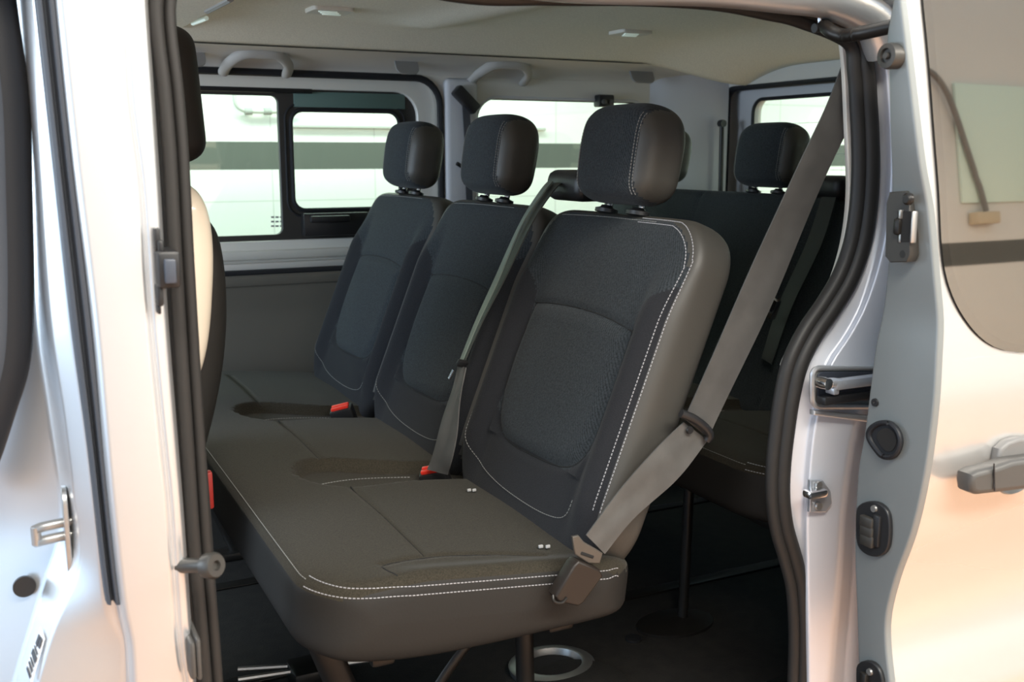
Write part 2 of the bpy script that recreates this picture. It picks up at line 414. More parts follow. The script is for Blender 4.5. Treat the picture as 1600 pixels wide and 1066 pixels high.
for a, b in ((281, 322), (619, 655), (988, 1024)):
    x0 = P(a, 90, y=3.26).x; x1 = P(b, 90, y=3.26).x
    plate('trim_cap', [rrect(x0, 1.412, x1, 1.455, (.02, .02, .003, .003))], Matrix(((1, 0, 0, 0), (0, .55, 1, 3.255-.55*1.412), (0, 1, -.5, 0), (0, 0, 0, 1))), .006, mat('cap_plastic', (.24, .235, .23), .6), rail, bev=.001)
# C pillar trim on the far side, belt guide, hook
pt = box('pillar_trim', (1.405, FY-.035, .70), (1.53, FY, 1.41), TRIMB, van, bev=.02, seg=4, label='blue-grey far pillar trim')
q0 = P(712, 140, y=FY-.045); q1 = P(742, 172, y=FY-.045)
M = frame_m(((q0.x+q1.x)/2, FY-.05, (q0.z+q1.z)/2), (0, 1, 0), (q1.x-q0.x, 0, q1.z-q0.z))
box('belt_height_adjuster', (-.052, -.021, -.02), (.052, .021, .02), BLACK, pt, bev=.008, M=M)
q = P(722, 260, y=FY-.045); tube('pillar_hook', [q, q+Vector((-.01, -.02, 0)), q+Vector((-.03, -.025, .01))], .007, BLACK, pt, n=8)
# strap on the far pillar
def ribbon(name, Lp, Rp, m, parent=None, n=60, th=.0013, label=None, waves=0):
    A = crom(Lp, n); B = crom(Rp, n); V = []; F = []; K = 9
    for i in range(n):
        a, b = A[i], B[i]
        t = (A[min(n-1, i+1)]-A[max(0, i-1)]).normalized(); s = (b-a).normalized(); nrm = s.cross(t).normalized()
        for k in range(K):
            u = k/(K-1); off = waves*math.sin(u*PI*3+i*.12)*.5 + waves*math.sin(i*.23+u*2)
            V.append(a.lerp(b, u)+nrm*(th+off))
        for k in range(K-1, -1, -1):
            u = k/(K-1); off = waves*math.sin(u*PI*3+i*.12)*.5 + waves*math.sin(i*.23+u*2)
            V.append(a.lerp(b, u)+nrm*(-th+off))
    c = 2*K
    for i in range(n-1):
        for k in range(c): F.append((i*c+k, i*c+(k+1) % c, (i+1)*c+(k+1) % c, (i+1)*c+k))
    F.append(tuple(range(c-1, -1, -1))); F.append(tuple((n-1)*c+k for k in range(c)))
    return link(name, mesh(V, F), m, parent, label)
# clip at the top of the rear side window
q = P(941, 158, y=FY-.02)
ck = box('blind_clip', (q.x-.03, FY-.05, q.z-.022), (q.x+.035, FY-.005, q.z+.022), BLACK, van, bev=.006, label='black clip over the rear side window')
for s in (-.013, .016):
    lathe('clip_stud', [(.009, 0), (.009, .012), (.006, .014)], frame_m((q.x+s, FY-.05, q.z-.004), (0, -1, 0)), HANDLEP, ck, 12)
# ---- headliner
def ceil_z(x, y):
    e = max(0, y-2.85)/.3; z = 1.525-.055*min(1, e)**2
    e2 = max(0, 1.75-y)/.5; z -= .10*min(1, e2)**2
    s = min(1, max(0, (x-1.08)/.16)); s = s*s*(3-2*s)
    g = math.exp(-((x-1.14-.18*(2.9-y)/1.6)/.085)**2)
    if y < 2.95: z -= .020*g*min(1, (2.95-y)/.12)
    r = max(0, x-2.05)/.5; r = min(1, r); z -= .062*r*r*(3-2*r)
    return z
V = []; F = []; nx, ny = 110, 70
for j in range(ny):
    y = 1.20+(3.16-1.20)*j/(ny-1)
    for i in range(nx):
        x = -.8+3.4*i/(nx-1); V.append((x, y, ceil_z(x, y)))
for j in range(ny-1):
    for i in range(nx-1): F.append((j*nx+i, j*nx+i+1, (j+1)*nx+i+1, (j+1)*nx+i))
head = link('headliner', mesh(V, F), HEAD, van, label='beige-grey cloth headliner')
sol = head.modifiers.new('s', 'SOLIDIFY'); sol.thickness = .012; sol.offset = 1
box('roof_skin', (-.85, 1.22, 1.575), (2.75, 3.42, 1.60), SILVER, van, bev=.01)
def roof_lamp(px, py, rot=0, sx=.055, sy=.045):
    q = P(px, py, z=1.523); zz = ceil_z(q.x, q.y)
    M = Matrix.Translation((q.x, q.y, zz-.004)) @ Matrix.Rotation(rot, 4, 'Z')
    b = plate('reading_lamp', [rrect(-sx, -sy, sx, sy, .012)], M, .012, mat('lamp_bezel', (.62, .60, .54), .5), head, bev=.002)
    for k in (-1, 0, 1):
        box('lens', (-sx*.45+k*.012, k*sy*.55-.005, -.009), (sx*.45+k*.012, k*sy*.55+.005, -.004), LENS, b, bev=.002, M=M)
roof_lamp(515, 15); roof_lamp(985, 50); 
# front roof console: joint line, lens
q0 = P(352, 2, z=1.50); q1 = P(283, 48, z=1.49)
cons = plate('roof_console', [[(-.8, 1.3), (q0.x+.03, 1.3), (q0.x, q0.y), (q1.x, q1.y), (q1.x-.02, 3.0), (-.8, 3.0)]], MZ(1.502), .016, HEAD, head, bev=.004)
q = P(300, 40, z=1.49); q2 = P(338, 10, z=1.49)
tube('console_lens', [Vector((q.x+.004, q.y+.01, 1.497)), Vector((q.x+.02, q.y-.10, 1.499))], .006, LENS, cons, seg=8)
tube('console_switch', [Vector((q2.x+.002, q2.y+.12, 1.497)), Vector((q2.x+.012, q2.y-.1, 1.497))], .010, mat('cap_plastic', (.24, .235, .23), .6), cons, seg=8)
# ---- tailgate
XR = 2.60
def PXR(px, py, x=XR): q = P(px, py, x=x); return (q.y, q.z)
g0 = PXR(1175, 155); g1 = PXR(1175, 300)
tw = rrect(1.75, .95, g0[0], g0[1]-.002, .05)
hd = plate('tailgate', [rrect(1.25, .0, 3.33, 1.50, .02), tw], MX(XR+.03), .04, TRIMB, van, bev=.006, label='grey tailgate with window')
box('window_pane', (XR+.032, 1.73, .93), (XR+.036, g0[0]+.02, g0[1]+.02), GLASS, hd, bev=0)
tube('glass_edge', [Vector((XR+.008, a, b)) for a, b in tw], .007, RUBBER, hd, closed=True, seg=8)
sl = rrect(1.30, .30, PXR(1143, 200)[0], PXR(1200, 132)[1], .06)
tube('tailgate_seal', [Vector((XR-.03, a, b)) for a, b in sl], .017, RUBBER, van, closed=True, seg=10)
hl = plate('tailgate_surround', [rrect(1.22, .0, 3.40, 1.56, .02), sl], MX(XR-.035), .03, TRIMP, van, bev=.005, label='grey trim around tailgate opening')
for k in range(6):   # heating wires on the glass
    z = .99+.055*k
    box('heating_wire', (XR+.030, 1.76, z), (XR+.0312, g0[0]-.03, z+.0012), mat('wire_print', (.55, .6, .56), .6), hd, bev=0)
# corner D pillar
cv = []
for (x, y) in ((2.24, FY-.01), (2.30, FY-.045), (2.40, 3.285), (2.50, 3.262), (XR-.05, 3.255)):
    cv.append([Vector((x, y, z)) for z in (.0, .7, 1.0, 1.3, 1.46)])
zsheet('corner_pillar_trim', cv, 0, 1.47, 12, TRIMB, van, r=.03, close=False, label='blue-grey rear corner trim')
a = P(1128, 193, x=2.5); b = P(1127, 330, x=2.5)
ts = tube('tailgate_strut', [Vector((2.5, a.y, a.z)), Vector((2.5, b.y, b.z-.3))], .009, BLACK, van, seg=10, label='black gas strut by the tailgate')
tube('strut_bracket', [Vector((2.5, a.y+.012, a.z)), Vector((2.5, a.y-.012, a.z))], .014, BLACK, ts, seg=8)
# ---- floor of the van
fl = box('van_floor', (-.85, 1.22, -.04), (2.7, 3.36, 0), CARPET, van, bev=.004, label='dark ribbed van floor covering')
for y in (1.62, 2.16, 2.70):
    box('floor_track', (-.3, y-.02, 0), (2.5, y+.02, .006), DARKM, fl, bev=.002)
for a, b in (((372, 1062), (600, 1028)), ((372, 1046), (470, 1040))):
    p0 = P(*a, z=.035); p1 = P(*b, z=.035); tube('track_edge', [p0, p1], .006, STEEL, fl, seg=8)
box('track_lock', (.50, 2.05, .0), (.60, 2.14, .045), DARKM, fl, bev=.008)
# floor cup at the bench foot
q = P(862, 1046, z=.0)
cup = lathe('floor_cup', [(.085, .0), (.088, .014), (.07, .022), (.062, .020), (.058, .003), (.0, .002)], Matrix.Translation(q) @ Matrix.Scale(1.15, 4, (1, 0, 0)), STEEL, van, 40, label='shiny steel ring in the floor')
lathe('cup_floor', [(.056, .004), (.056, .006), (0, .006)], Matrix.Translation(q) @ Matrix.Scale(1.15, 4, (1, 0, 0)), HOLE, cup, 30)
q = P(990, 1000, z=0)
lathe('floor_plug', [(.02, 0), (.02, .006), (.012, .008), (.0, .008)], Matrix.Translation(q), BLACK, van, 20)
q = P(905, 1075, z=0)
lathe('floor_cover', [(.11, 0), (.11, .01), (.10, .016), (.0, .018)], Matrix.Translation(q), CARPET, van, 32)
# ---- near side sill
box('door_sill', (-.2, 1.18, -.30), (1.3, 1.34, -.005), JAMB, van, bev=.01)

# ================================================================== FRONT (B) PILLAR
L1 = [(26, -40), (28, 0), (50, 250), (60, 500), (80, 650), (98, 780), (96, 840), (70, 920), (25, 1066), (10, 1120)]
L2 = [(44, -40), (46, 0), (62, 250), (80, 500), (100, 650), (115, 780), (124, 850), (120, 900), (84, 980), (58, 1066), (45, 1120)]
L3 = [(50, -40), (52, 0), (80, 250), (108, 500), (135, 700), (163, 938), (188, 1000), (190, 1066), (190, 1120)]
L4 = [(84, -40), (86, 0), (112, 250), (142, 500), (165, 750), (186, 938), (198, 1000), (202, 1066), (202, 1120)]
L5 = [(196, -40), (197, 0), (203, 150), (222, 300), (236, 500), (256, 700), (266, 800), (280, 1000), (290, 1066), (294, 1120)]
L6 = [(229, -40), (230, 0), (240, 150), (250, 300), (262, 500), (278, 700), (286, 800), (300, 1000), (306, 1066), (308, 1120)]
Y1, Y2, Y3, Y4, Y5 = 1.37, 1.27, 1.245, 1.215, 1.20
z0, z1 = .46, 1.40
def sh(l, dx): return [(a+dx, b) for a, b in l]
bp_lines = [pl(sh(L1, -130), Y1+.05), pl(sh(L1, -6), Y1), pl(L1, Y1-.004), pl(L2, Y2), pl(L3, Y3), pl(sh(L4, -3), Y3), pl(L4, Y4),
            pl(sh(L4, 8), 1.203), pl(sh(L5, -6), Y5), pl(L5, Y5+.006), pl(sh(L5, 5), Y5+.001), pl(sh(L6, -3), Y5+.003), pl(L6, Y5+.022), pl(sh(L6, 2), 1.30)]
bpil = zsheet('front_door_pillar', bp_lines + [[p+Vector((-.01, .25, 0)) for p in bp_lines[-1]], [p+Vector((0, .16, 0)) for p in bp_lines[0]]], z0, z1, 90, SILVER, van, r=.0045,
              label='silver pillar between the front door and side door')
# inner metal between skin and seal, coloured near black for the gap's shade
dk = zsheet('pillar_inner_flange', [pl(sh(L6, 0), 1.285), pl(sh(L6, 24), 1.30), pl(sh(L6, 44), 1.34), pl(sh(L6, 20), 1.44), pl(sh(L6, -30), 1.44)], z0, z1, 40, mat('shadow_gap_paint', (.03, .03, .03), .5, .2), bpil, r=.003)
# lighter bevel facet lower on the rear edge of the skin
lf = [(248, 480), (262, 560), (275, 660), (277, 740), (265, 790)]
# rubber strip
def strip(name, la, lb, Y, z0, z1, m, parent, bulge=.012, lab=None):
    A, B = pl(la, Y), pl(lb, Y)
    mid = [[a.lerp(b, t)+Vector((0, -bulge*h, 0)) for a, b in zip(crom(A, 40), crom(B, 40))] for t, h in ((0, 0), (.06, .7), (.30, .9), (.40, .25), (.5, .3), (.62, 1), (.85, 1.05), (1, .3), (1, 0))]
    return zsheet(name, mid, z0, z1, 60, m, parent, r=.0015, label=lab)
zb = P(170, 938, y=1.235).z
strip('rubber_strip', sh(L3, 1), sh(L4, 2), 1.238, zb, z1, RUBBERB, bpil, .022, 'dark rubber weatherstrip down the pillar')
# front door seal at the far left
SL = [(a-13, b) for a, b in [(0, -60), (4, 0), (24, 150), (30, 300), (33, 450), (28, 560), (5, 640), (-22, 720), (-60, 800)]]
tube('front_door_seal', pl([(a-4, b) for a, b in SL], 1.345), .026, RUBBER, van, n=60, seg=16, label='black rubber seal of the front door opening')
tube('seal_lip', pl([(a-26, b) for a, b in SL], 1.335), .020, RUBBERB, bpil, n=60, seg=12)
# striker of the front door
q = P(110, 829, y=1.315)
sp = plate('striker_plate', [rrect(-.020, -.055, .020, .055, .018)], frame_m((q.x-.004, 1.32, q.z), (-1, 0, .0), (0, 1, 0)), .006, STEEL, bpil, bev=.001)
for dz in (.0085, -.0085):
    tube('striker_bar', [Vector((q.x, 1.325, q.z+dz)), Vector((q.x-.030, 1.318, q.z+dz)), Vector((q.x-.040, 1.312, q.z+dz*.9))], .0062, STEEL, sp, n=10, seg=12)
tube('striker_bar', [Vector((q.x-.038, 1.314, q.z+.011)), Vector((q.x-.038, 1.314, q.z-.011))], .006, STEEL, sp, seg=12)
q = P(38, 915, y=1.375)
lathe('rubber_plug', [(.0, .004), (.009, .005), (.012, .001), (.0135, -.001), (.0135, -.006), (.006, -.006)], frame_m(q, (0, 1, 0)), BLACK, bpil, 28)
# small bar-code sticker on the step
st = [P(a, b, y=yy) for a, b, yy in ((50, 1035, 1.31), (72, 973, 1.325), (78, 990, 1.295), (58, 1058, 1.28))]
def quadplate(name, c, th, m, parent):
    n = (c[1]-c[0]).cross(c[3]-c[0]).normalized()
    if n.y > 0: n = -n
    V = [p for p in c] + [p+n*th for p in c]
    return link(name, mesh(V, [(0, 3, 2, 1), (4, 5, 6, 7), (0, 1, 5, 4), (1, 2, 6, 5), (2, 3, 7, 6), (3, 0, 4, 7)]), m, parent, smooth=False)
cc = [p+Vector((-.006, -.012, 0)) for p in st]
stk = quadplate('barcode_sticker', cc, .001, PAPER, bpil)
def bil(c, u, v): return c[0].lerp(c[1], u).lerp(c[3].lerp(c[2], u), v)
up = [p+(p-p)+Vector((-.0022, -.0030, 0)) for p in cc]
for (u0, u1, v0, v1) in ((.06, .13, .15, .85), (.20, .26, .15, .85), (.32, .36, .15, .85), (.42, .55, .1, .9), (.60, .64, .15, .85), (.69, .93, .18, .5), (.75, .97, .58, .9)):
    quadplate('barcode_line', [bil(up, u0, v0), bil(up, u1, v0), bil(up, u1, v1), bil(up, u0, v1)], .0006, INK, stk)
# guide pin (rubber buffer) sticking out rearwards
q = P(276, 884, y=1.215); q2 = P(331, 884, y=1.165)
d = (q2-q).normalized(); M = frame_m(q, d)
lathe('guide_pin', [(.0165, -.006), (.0165, .002), (.009, .005), (.0085, (q2-q).length-.012), (.0145, (q2-q).length-.008), (.0155, (q2-q).length+.004), (.013, (q2-q).length+.008), (.006, (q2-q).length+.008), (.005, (q2-q).length+.003)], M, mat('dull_steel', (.07, .066, .06), .42, .5), bpil, 32, label='dull steel guide pin with round head')
# centring block on the rear edge
a = P(250, 425, y=1.20)
def blk(px0, py0, px1, py1, y0, y1): 
    a = P(px0, py1, y=y0); b = P(px1, py0, y=y0); return (a.x, y0, a.z), (b.x, y1, b.z)
lo, hi = blk(249, 392, 281, 452, 1.175, 1.24)
cb = box('centring_block', lo, hi, BLACK, bpil, bev=.004, label='black centring block on the pillar edge')
lo, hi = blk(259, 405, 275, 444, 1.168, 1.18); box('block_insert', lo, hi, mat('blue_grey_plastic', (.05, .06, .08), .35), cb, bev=.002)
lo, hi = blk(248, 375, 256, 400, 1.182, 1.24); box('block_tab', lo, hi, BLACK, cb, bev=.003)
lo, hi = blk(247, 445, 255, 480, 1.182, 1.24); box('block_tab', lo, hi, BLACK, cb, bev=.003)
lo, hi = blk(243, 356, 250, 392, 1.188, 1.24); box('block_tab', lo, hi, BLACK, cb, bev=.002)
lo, hi = blk(247, 478, 252, 492, 1.188, 1.24); box('block_tab', lo, hi, BLACK, cb, bev=.002)
# lower roller bracket
lo, hi = blk(298, 1003, 306, 1066, 1.18, 1.25); box('lower_bracket', lo, hi, HANDLEP, bpil, bev=.005)
lo, hi = blk(309, 998, 314, 1066, 1.18, 1.25); box('lower_bracket', lo, hi, HANDLEP, bpil, bev=.004)

# ================================================================== REAR (C) PILLAR
l1 = [(1290, 40), (1322, 70), (1333, 150), (1338, 250), (1333, 340), (1316, 420), (1282, 480), (1243, 535), (1220, 590), (1206, 680), (1200, 760), (1209, 830), (1230, 880), (1243, 930), (1248, 1000), (1245, 1066), (1243, 1120)]
l2 = [(1330, 20), (1356, 70), (1364, 150), (1368, 250), (1363, 330), (1350, 390), (1325, 450), (1290, 505), (1266, 550), (1252, 590), (1241, 650), (1233, 720), (1231, 780), (1240, 850), (1250, 900), (1253, 950), (1252, 1066), (1250, 1120)]
l3 = [(1350, 10), (1372, 70), (1381, 150), (1386, 250), (1381, 340), (1368, 410), (1345, 480), (1318, 530), (1292, 570), (1272, 640), (1262, 700), (1255, 800), (1256, 900), (1258, 1066), (1256, 1120)]
l4 = [(1390, -10), (1405, 70), (1412, 150), (1418, 250), (1415, 340), (1408, 410), (1400, 480), (1392, 530), (1375, 570), (1350, 640), (1335, 700), (1322, 800), (1316, 900), (1302, 1066), (1300, 1120)]
cp = [pl(sh(l1, -4), 1.40), pl(sh(l1, -2), 1.31), pl(sh(l1, 8), 1.29), pl(sh(l2, -2), 1.285), pl(l2, 1.28), pl(l3, 1.265), pl(sh(l3, 6), 1.252), pl(sh(l4, -8), 1.245), pl(l4, 1.255), pl(sh(l4, 14), 1.30), pl(sh(l4, 90), 1.31)]
cpil = zsheet('rear_door_pillar', cp + [[p+Vector((.0, .10, 0)) for p in cp[-1]], [p+Vector((.06, .03, 0)) for p in cp[0]]], .17, 1.40, 110, mat('pillar_paint', (.78, .80, .86), .42, .35, coat=.15), van, r=.008, label='silver body pillar behind the side door opening')
# pale lip inside the seal
lip = [(1309, 58), (1314, 110), (1318, 200), (1321, 300), (1312, 380), (1290, 450), (1262, 500), (1235, 535), (1222, 560), (1217, 574)]
lip2 = [(1330, 70), (1338, 110), (1342, 200), (1340, 300), (1328, 380), (1306, 445), (1276, 500), (1246, 540), (1230, 565), (1224, 580)]
zl0 = P(1217, 574, y=1.30).z
zsheet('pillar_lip', [pl(lip, 1.315), pl(sh(lip, 5), 1.305), pl(lip2, 1.30), pl(lip2, 1.33), pl(sh(lip, 2), 1.345)], zl0, 1.345, 60, mat('pale_trim', (.62, .60, .55), .5), cpil, r=.002, label='pale trim lip inside the seal')
# the interior side trim of that pillar, facing the cabin
# seal of the side door opening : one closed loop with two lobes
ctr = []
S1, S2 = pl(l1, 1.275), pl(l2, 1.275)
A = crom(S1, 90); B = crom(S2, 90)
mid = [(a+b)/2 for a, b in zip(A, B)]; half = [(b-a).length/2 for a, b in zip(A, B)]
top = [P(1290, 44, y=1.275), P(1255, 22, y=1.275), P(1200, 9, y=1.275), P(1120, -6, y=1.275), P(1000, -14, y=1.275), P(860, -16, y=1.275), P(700, -24, y=1.275)]
l7 = [(a-3, b) for a, b in [(250, -55), (255, 0), (268, 150), (276, 250), (284, 400), (293, 550), (303, 700), (313, 850), (326, 1000), (331, 1066), (335, 1120)]]
left = pl(l7, 1.262)
right = [p for p in mid[3:]]
path = crom(list(reversed(right[::4]))+top[1:]+[left[0]+Vector((.10, 0, .04)), left[0]+Vector((.03, 0, .01))]+left[1:], 360)
def seal_r(t): return (.0165+.005*math.exp(-((t-.27)/.12)**2))*(1 if t < .6 else .70)
NV = len(path)
def offset_path(path, off, dy):
    out = []
    for i, p in enumerate(path):
        a = path[max(0, i-1)]; b = path[min(NV-1, i+1)]; t = (b-a).normalized(); s = t.cross(Vector((0, 1, 0))).normalized()
        out.append(p+s*off+Vector((0, dy, 0)))
    return out
V1, F1 = tube_mesh(offset_path(path, -.006, -.004), lambda t: seal_r(t)*.72, 14)
V2, F2 = tube_mesh(offset_path(path, .010, .004), lambda t: seal_r(t)*.62, 14)
me = mesh(V1+V2, F1+[tuple(i+len(V1) for i in f) for f in F2])
link('side_door_seal', me, mat('seal_rubber', (.022, .021, .020), .5, spec=.35), van, label='dark double rubber seal around the side door opening')
# roof edge above opening
re_l = []
rp = [P(600, -60, y=1.24), P(860, -26, y=1.24), P(1100, -20, y=1.24), P(1220, -10, y=1.24), P(1300, 0, y=1.24), P(1362, 30, y=1.24), P(1385, 80, y=1.24)]
tube('roof_edge', rp, lambda t: .020+.012*t, SILVER, van, n=60, seg=16)
box('roof_side_rail', (-.3, 1.20, 1.385), (2.6, 1.30, 1.59), SILVER, van, bev=.02, seg=4)
# near side body behind the pillar (covered by the slid-back door)
box('rear_quarter_panel', (1.36, 1.24, -.3), (2.75, 1.29, 1.56), SILVER, van, bev=.01, label='silver rear quarter panel')
plate('quarter_trim', [rrect(1.38, 0, 2.6, 1.5, .02)], MY(1.31), .03, TRIMD, van)
# recess and hinge arm
rc = [P(a, b, y=1.243) for a, b in ((1270, 582), (1270, 632), (1400, 645), (1400, 574))]
def pxplate(name, pts, y, th, m, parent, bev=.002, label=None):
    return plate(name, [P2(pts, y)], MY(y), th, m, parent, bev=bev, label=label)
def rpx(x0, y0, x1, y1, r, n=6):
    out = []
    for (cx, cy, a0) in ((x0, y0, PI), (x1, y0, 1.5*PI), (x1, y1, 0), (x0, y1, .5*PI)):
        ox = cx+(r if cx == x0 else -r); oy = cy+(r if cy == y0 else -r)
        for k in range(n+1):
            a = a0+.5*PI*k/n; out.append((ox+r*math.cos(a), oy+r*math.sin(a)))
    return out
rec = pxplate('rail_recess', rpx(1268, 574, 1420, 634, 12), 1.240, .012, JAMB, cpil, .003)
pxplate('recess_floor', rpx(1277, 581, 1420, 626, 8), 1.232, .003, mat('recess_shadow_paint', (.05, .06, .08), .5, .3), rec, .001)  # dark plate, the shade inside the recess put into its colour
tube('recess_rim', [P(a, b, y=1.233) for a, b in rpx(1269, 575, 1425, 636, 12)], .0045, SILVER, rec, closed=True, seg=8)
pxplate('recess_ledge', [(1268, 640), (1420, 655), (1420, 668), (1268, 648)], 1.240, .014, SILVER, rec, .004)
lo, hi = blk(1308, 581, 1420, 612, 1.195, 1.215)
arm = box('hinge_arm', lo, hi, JAMBL, cpil, bev=.006, label='silver hinge arm of the sliding door')
q = P(1288, 599, y=1.20)
lathe('arm_roller', [(.009, -.012), (.010, 0), (.009, .010), (.004, .012), (.0, .012)], frame_m(q, (0, -1, 0)), CHROME, arm, 20)
tube('arm_link', [P(1288, 599, y=1.207), P(1300, 598, y=1.205), P(1318, 600, y=1.202)], .008, JAMBL, arm, n=10)
lo, hi = blk(1290, 616, 1420, 622, 1.205, 1.225); box('arm_rail', lo, hi, BLACK, arm, bev=.002)
lo, hi = blk(1303, 606, 1312, 618, 1.20, 1.22); box('arm_post', lo, hi, JAMBL, arm, bev=.002)
# latch striker on the C pillar
sp2 = pxplate('striker_base', [(1264, 750), (1284, 750), (1296, 766), (1298, 786), (1288, 800), (1263, 800)], 1.243, .008, JAMBL, cpil, .002)
q = P(1281, 774, y=1.225)
lo, hi = blk(1267, 765, 1296, 783, 1.22, 1.243); box('striker_loop', lo, hi, CHROME, sp2, bev=.005)
for yy in (758, 791):
    lathe('striker_screw', [(.007, 0), (.0065, .004), (.0, .004)], frame_m(P(1278, yy, y=1.238), (0, -1, 0)), STEEL, sp2, 16)

# ================================================================== SLIDING DOOR
XD = 1.15
Dl = [(1398, -30), (1395, 0), (1385, 60), (1388, 110), (1390, 200), (1393, 300), (1388, 400), (1380, 480), (1368, 540), (1360, 600), (1350, 680), (1340, 740), (1335, 850), (1338, 950), (1342, 1066), (1345, 1120)]
Dr = [(1402, -30), (1406, 0), (1418, 100), (1436, 250), (1450, 330), (1460, 440), (1465, 500), (1463, 560), (1458, 640), (1445, 740), (1425, 830), (1400, 900), (1385, 960), (1384, 1010), (1390, 1066), (1396, 1120)]
dr = []
for a, b in Dr:
    q = P(a, b, x=XD)
    if b < 500:
        for _ in range(6): q = P(a, b, y=.994+.080*(q.z-.927)+.02*(q.z-.927)**2)
    dr.append(q)
def xedge(py):
    c = [(b, q.x) for (a, b), q in zip(Dr, dr)]
    for (b0, x0), (b1, x1) in zip(c, c[1:]):
        if b0 <= py <= b1: return x0+(x1-x0)*(py-b0)/(b1-b0)
    return c[0][1] if py < c[0][0] else c[-1][1]
dl = [P(a, b, x=xedge(b)) for a, b in Dl]
zs0, zs1 = .30, 1.39
NZ = 110
zz = [zs0+(zs1-zs0)*i/(NZ-1) for i in range(NZ)]
dlz = by_z(crom(dl, 80), zz); drz = by_z(crom(dr, 80), zz)
def ysk(z):      # smoothed outer skin profile
    t = (z-zs0)/(zs1-zs0)*(NZ-1); i = max(0, min(NZ-2, int(t))); return drz[i].y+(drz[i+1].y-drz[i].y)*(t-i)
XE = 2.35
V = []; F = []
for j in range(NZ):
    a, b = dlz[j], drz[j]
    row = profile_round([Vector((XE, a.y, zz[j])), a+Vector((.02, 0, 0)), a, b, b+Vector((.01, -.002, 0))], .004)
    V += row; nc = len(row)
for j in range(NZ-1):
    for i in range(nc-1): F.append((j*nc+i, j*nc+i+1, (j+1)*nc+i+1, (j+1)*nc+i))
sd = link('sliding_door', mesh(V, F), JAMB, van, label='silver sliding side door slid back, its front edge towards us')
# window outline on the skin
Wp = [(1440, -40), (1440, 0), (1446, 60), (1452, 130), (1458, 210), (1465, 300), (1469, 380), (1476, 430), (1492, 475), (1516, 512), (1540, 535), (1566, 547), (1600, 551), (1640, 552)]
wc = []
for a, b in Wp:
    y = 1.03
    for k in range(6): q = P(a, b, y=y); y = ysk(min(zs1, q.z))
    wc.append(q)
zmin = wc[-1].z
def wx(z, pad=0):
    z = z+pad*.9
    if z < zmin: return XE
    c = wc
    for i in range(len(c)-1):
        if c[i+1].z <= z <= c[i].z:
            t = (c[i].z-z)/max(1e-6, c[i].z-c[i+1].z); return min(XE, c[i].x+(c[i+1].x-c[i].x)*t)
    return c[0].x
wcs = crom(wc, 120); wc = wcs
zmin = min(p.z for p in wc)
ZT = 1.372
def skin(name, xa, xb, zlist, off, m, parent, n=24, lab=None):
    V = []; F = []
    for z in zlist:
        a, b = xa(z), xb(z); b = max(b, a+.002)
        for i in range(n):
            x = a+(b-a)*i/(n-1); V.append((x, ysk(z)-off+.02*((x-XD)/1.2)**2, z))
    for j in range(len(zlist)-1):
        for i in range(n-1): F.append((j*n+i, j*n+i+1, (j+1)*n+i+1, (j+1)*n+i))
    return link(name, mesh(V, F), m, parent, lab)
zl = sorted(set([round(z, 5) for z in zz] + [round(zmin-.012+k*.0012, 5) for k in range(80)]))
def xskin(z):
    t = (z-zs0)/(zs1-zs0)*(NZ-1); i = max(0, min(NZ-2, int(t))); return drz[i].x+(drz[i+1].x-drz[i].x)*(t-i)
skin('door_skin', lambda z: xskin(z)+.008, lambda z: wx(z, -.008)+.010, zl, 0, SILVER2, sd, 30, 'outer silver skin of the sliding door')
zg = sorted(set([round(zmin+.0008*k*k, 5) for k in range(1, 30)]+[z for z in zl if z > zmin+.6*.08]))
gl = skin('door_window', lambda z: wx(z)-.001, lambda z: XE, zg, .0035, GLASSD, sd, 30, 'dark tinted window of the sliding door')
skin('window_border', lambda z: wx(z)-.002, lambda z: wx(z, -.01)+.014, zg, .0015, BLACK, gl, 4)
# inner skin (inside) so the glass looks onto the door's inner window opening
# things on the wall behind the viewer that the door window mirrors
def RW(px, py, back=0):
    y = 1.03
    for _ in range(8): q = P(px, py, y=y); y = ysk(min(zs1, q.z))-.0035+.02*((q.x-XD)/1.2)**2
    d = ray(px, py).normalized(); h = .01
    n = Vector((-.04*(q.x-XD)/1.44, 1, -(ysk(q.z+h)-ysk(q.z-h))/(2*h))).normalized()
    r = d-2*d.dot(n)*n; return q+r*((-3.0+back-q.y)/r.y)
p0, p1 = RW(1512, 352), RW(1546, 332)
eb = box('junction_box', (min(p0.x, p1.x), -2.99, min(p0.z, p1.z)), (max(p0.x, p1.x), -2.90, max(p0.z, p1.z)), mat('beige_box_plastic', (.62, .52, .36), .5), bev=.01)
tag(eb, 'beige junction box on the wall, mirrored in the sliding door window', 'junction box')
tag(tube('cable', [RW(a, b, .06) for a, b in ((1440, 104), (1462, 118), (1480, 145), (1497, 190), (1515, 245), (1530, 290), (1541, 330))], .022, mat('grey_cable', (.20, .19, .18), .5), n=60), 'grey cable curving down to the junction box, mirrored in the door window', 'cable')
p0, p1 = RW(1500, 318), RW(1640, 140)
wp = box('wall_panel', (min(p0.x, p1.x), -2.995, min(p0.z, p1.z)), (max(p0.x, p1.x), -2.97, max(p0.z, p1.z)), mat('pale_green_panel', (.78, .95, .84), .4), bev=.004)
tag(wp, 'pale green rectangular panel high on the wall, mirrored in the door window', 'wall panel')
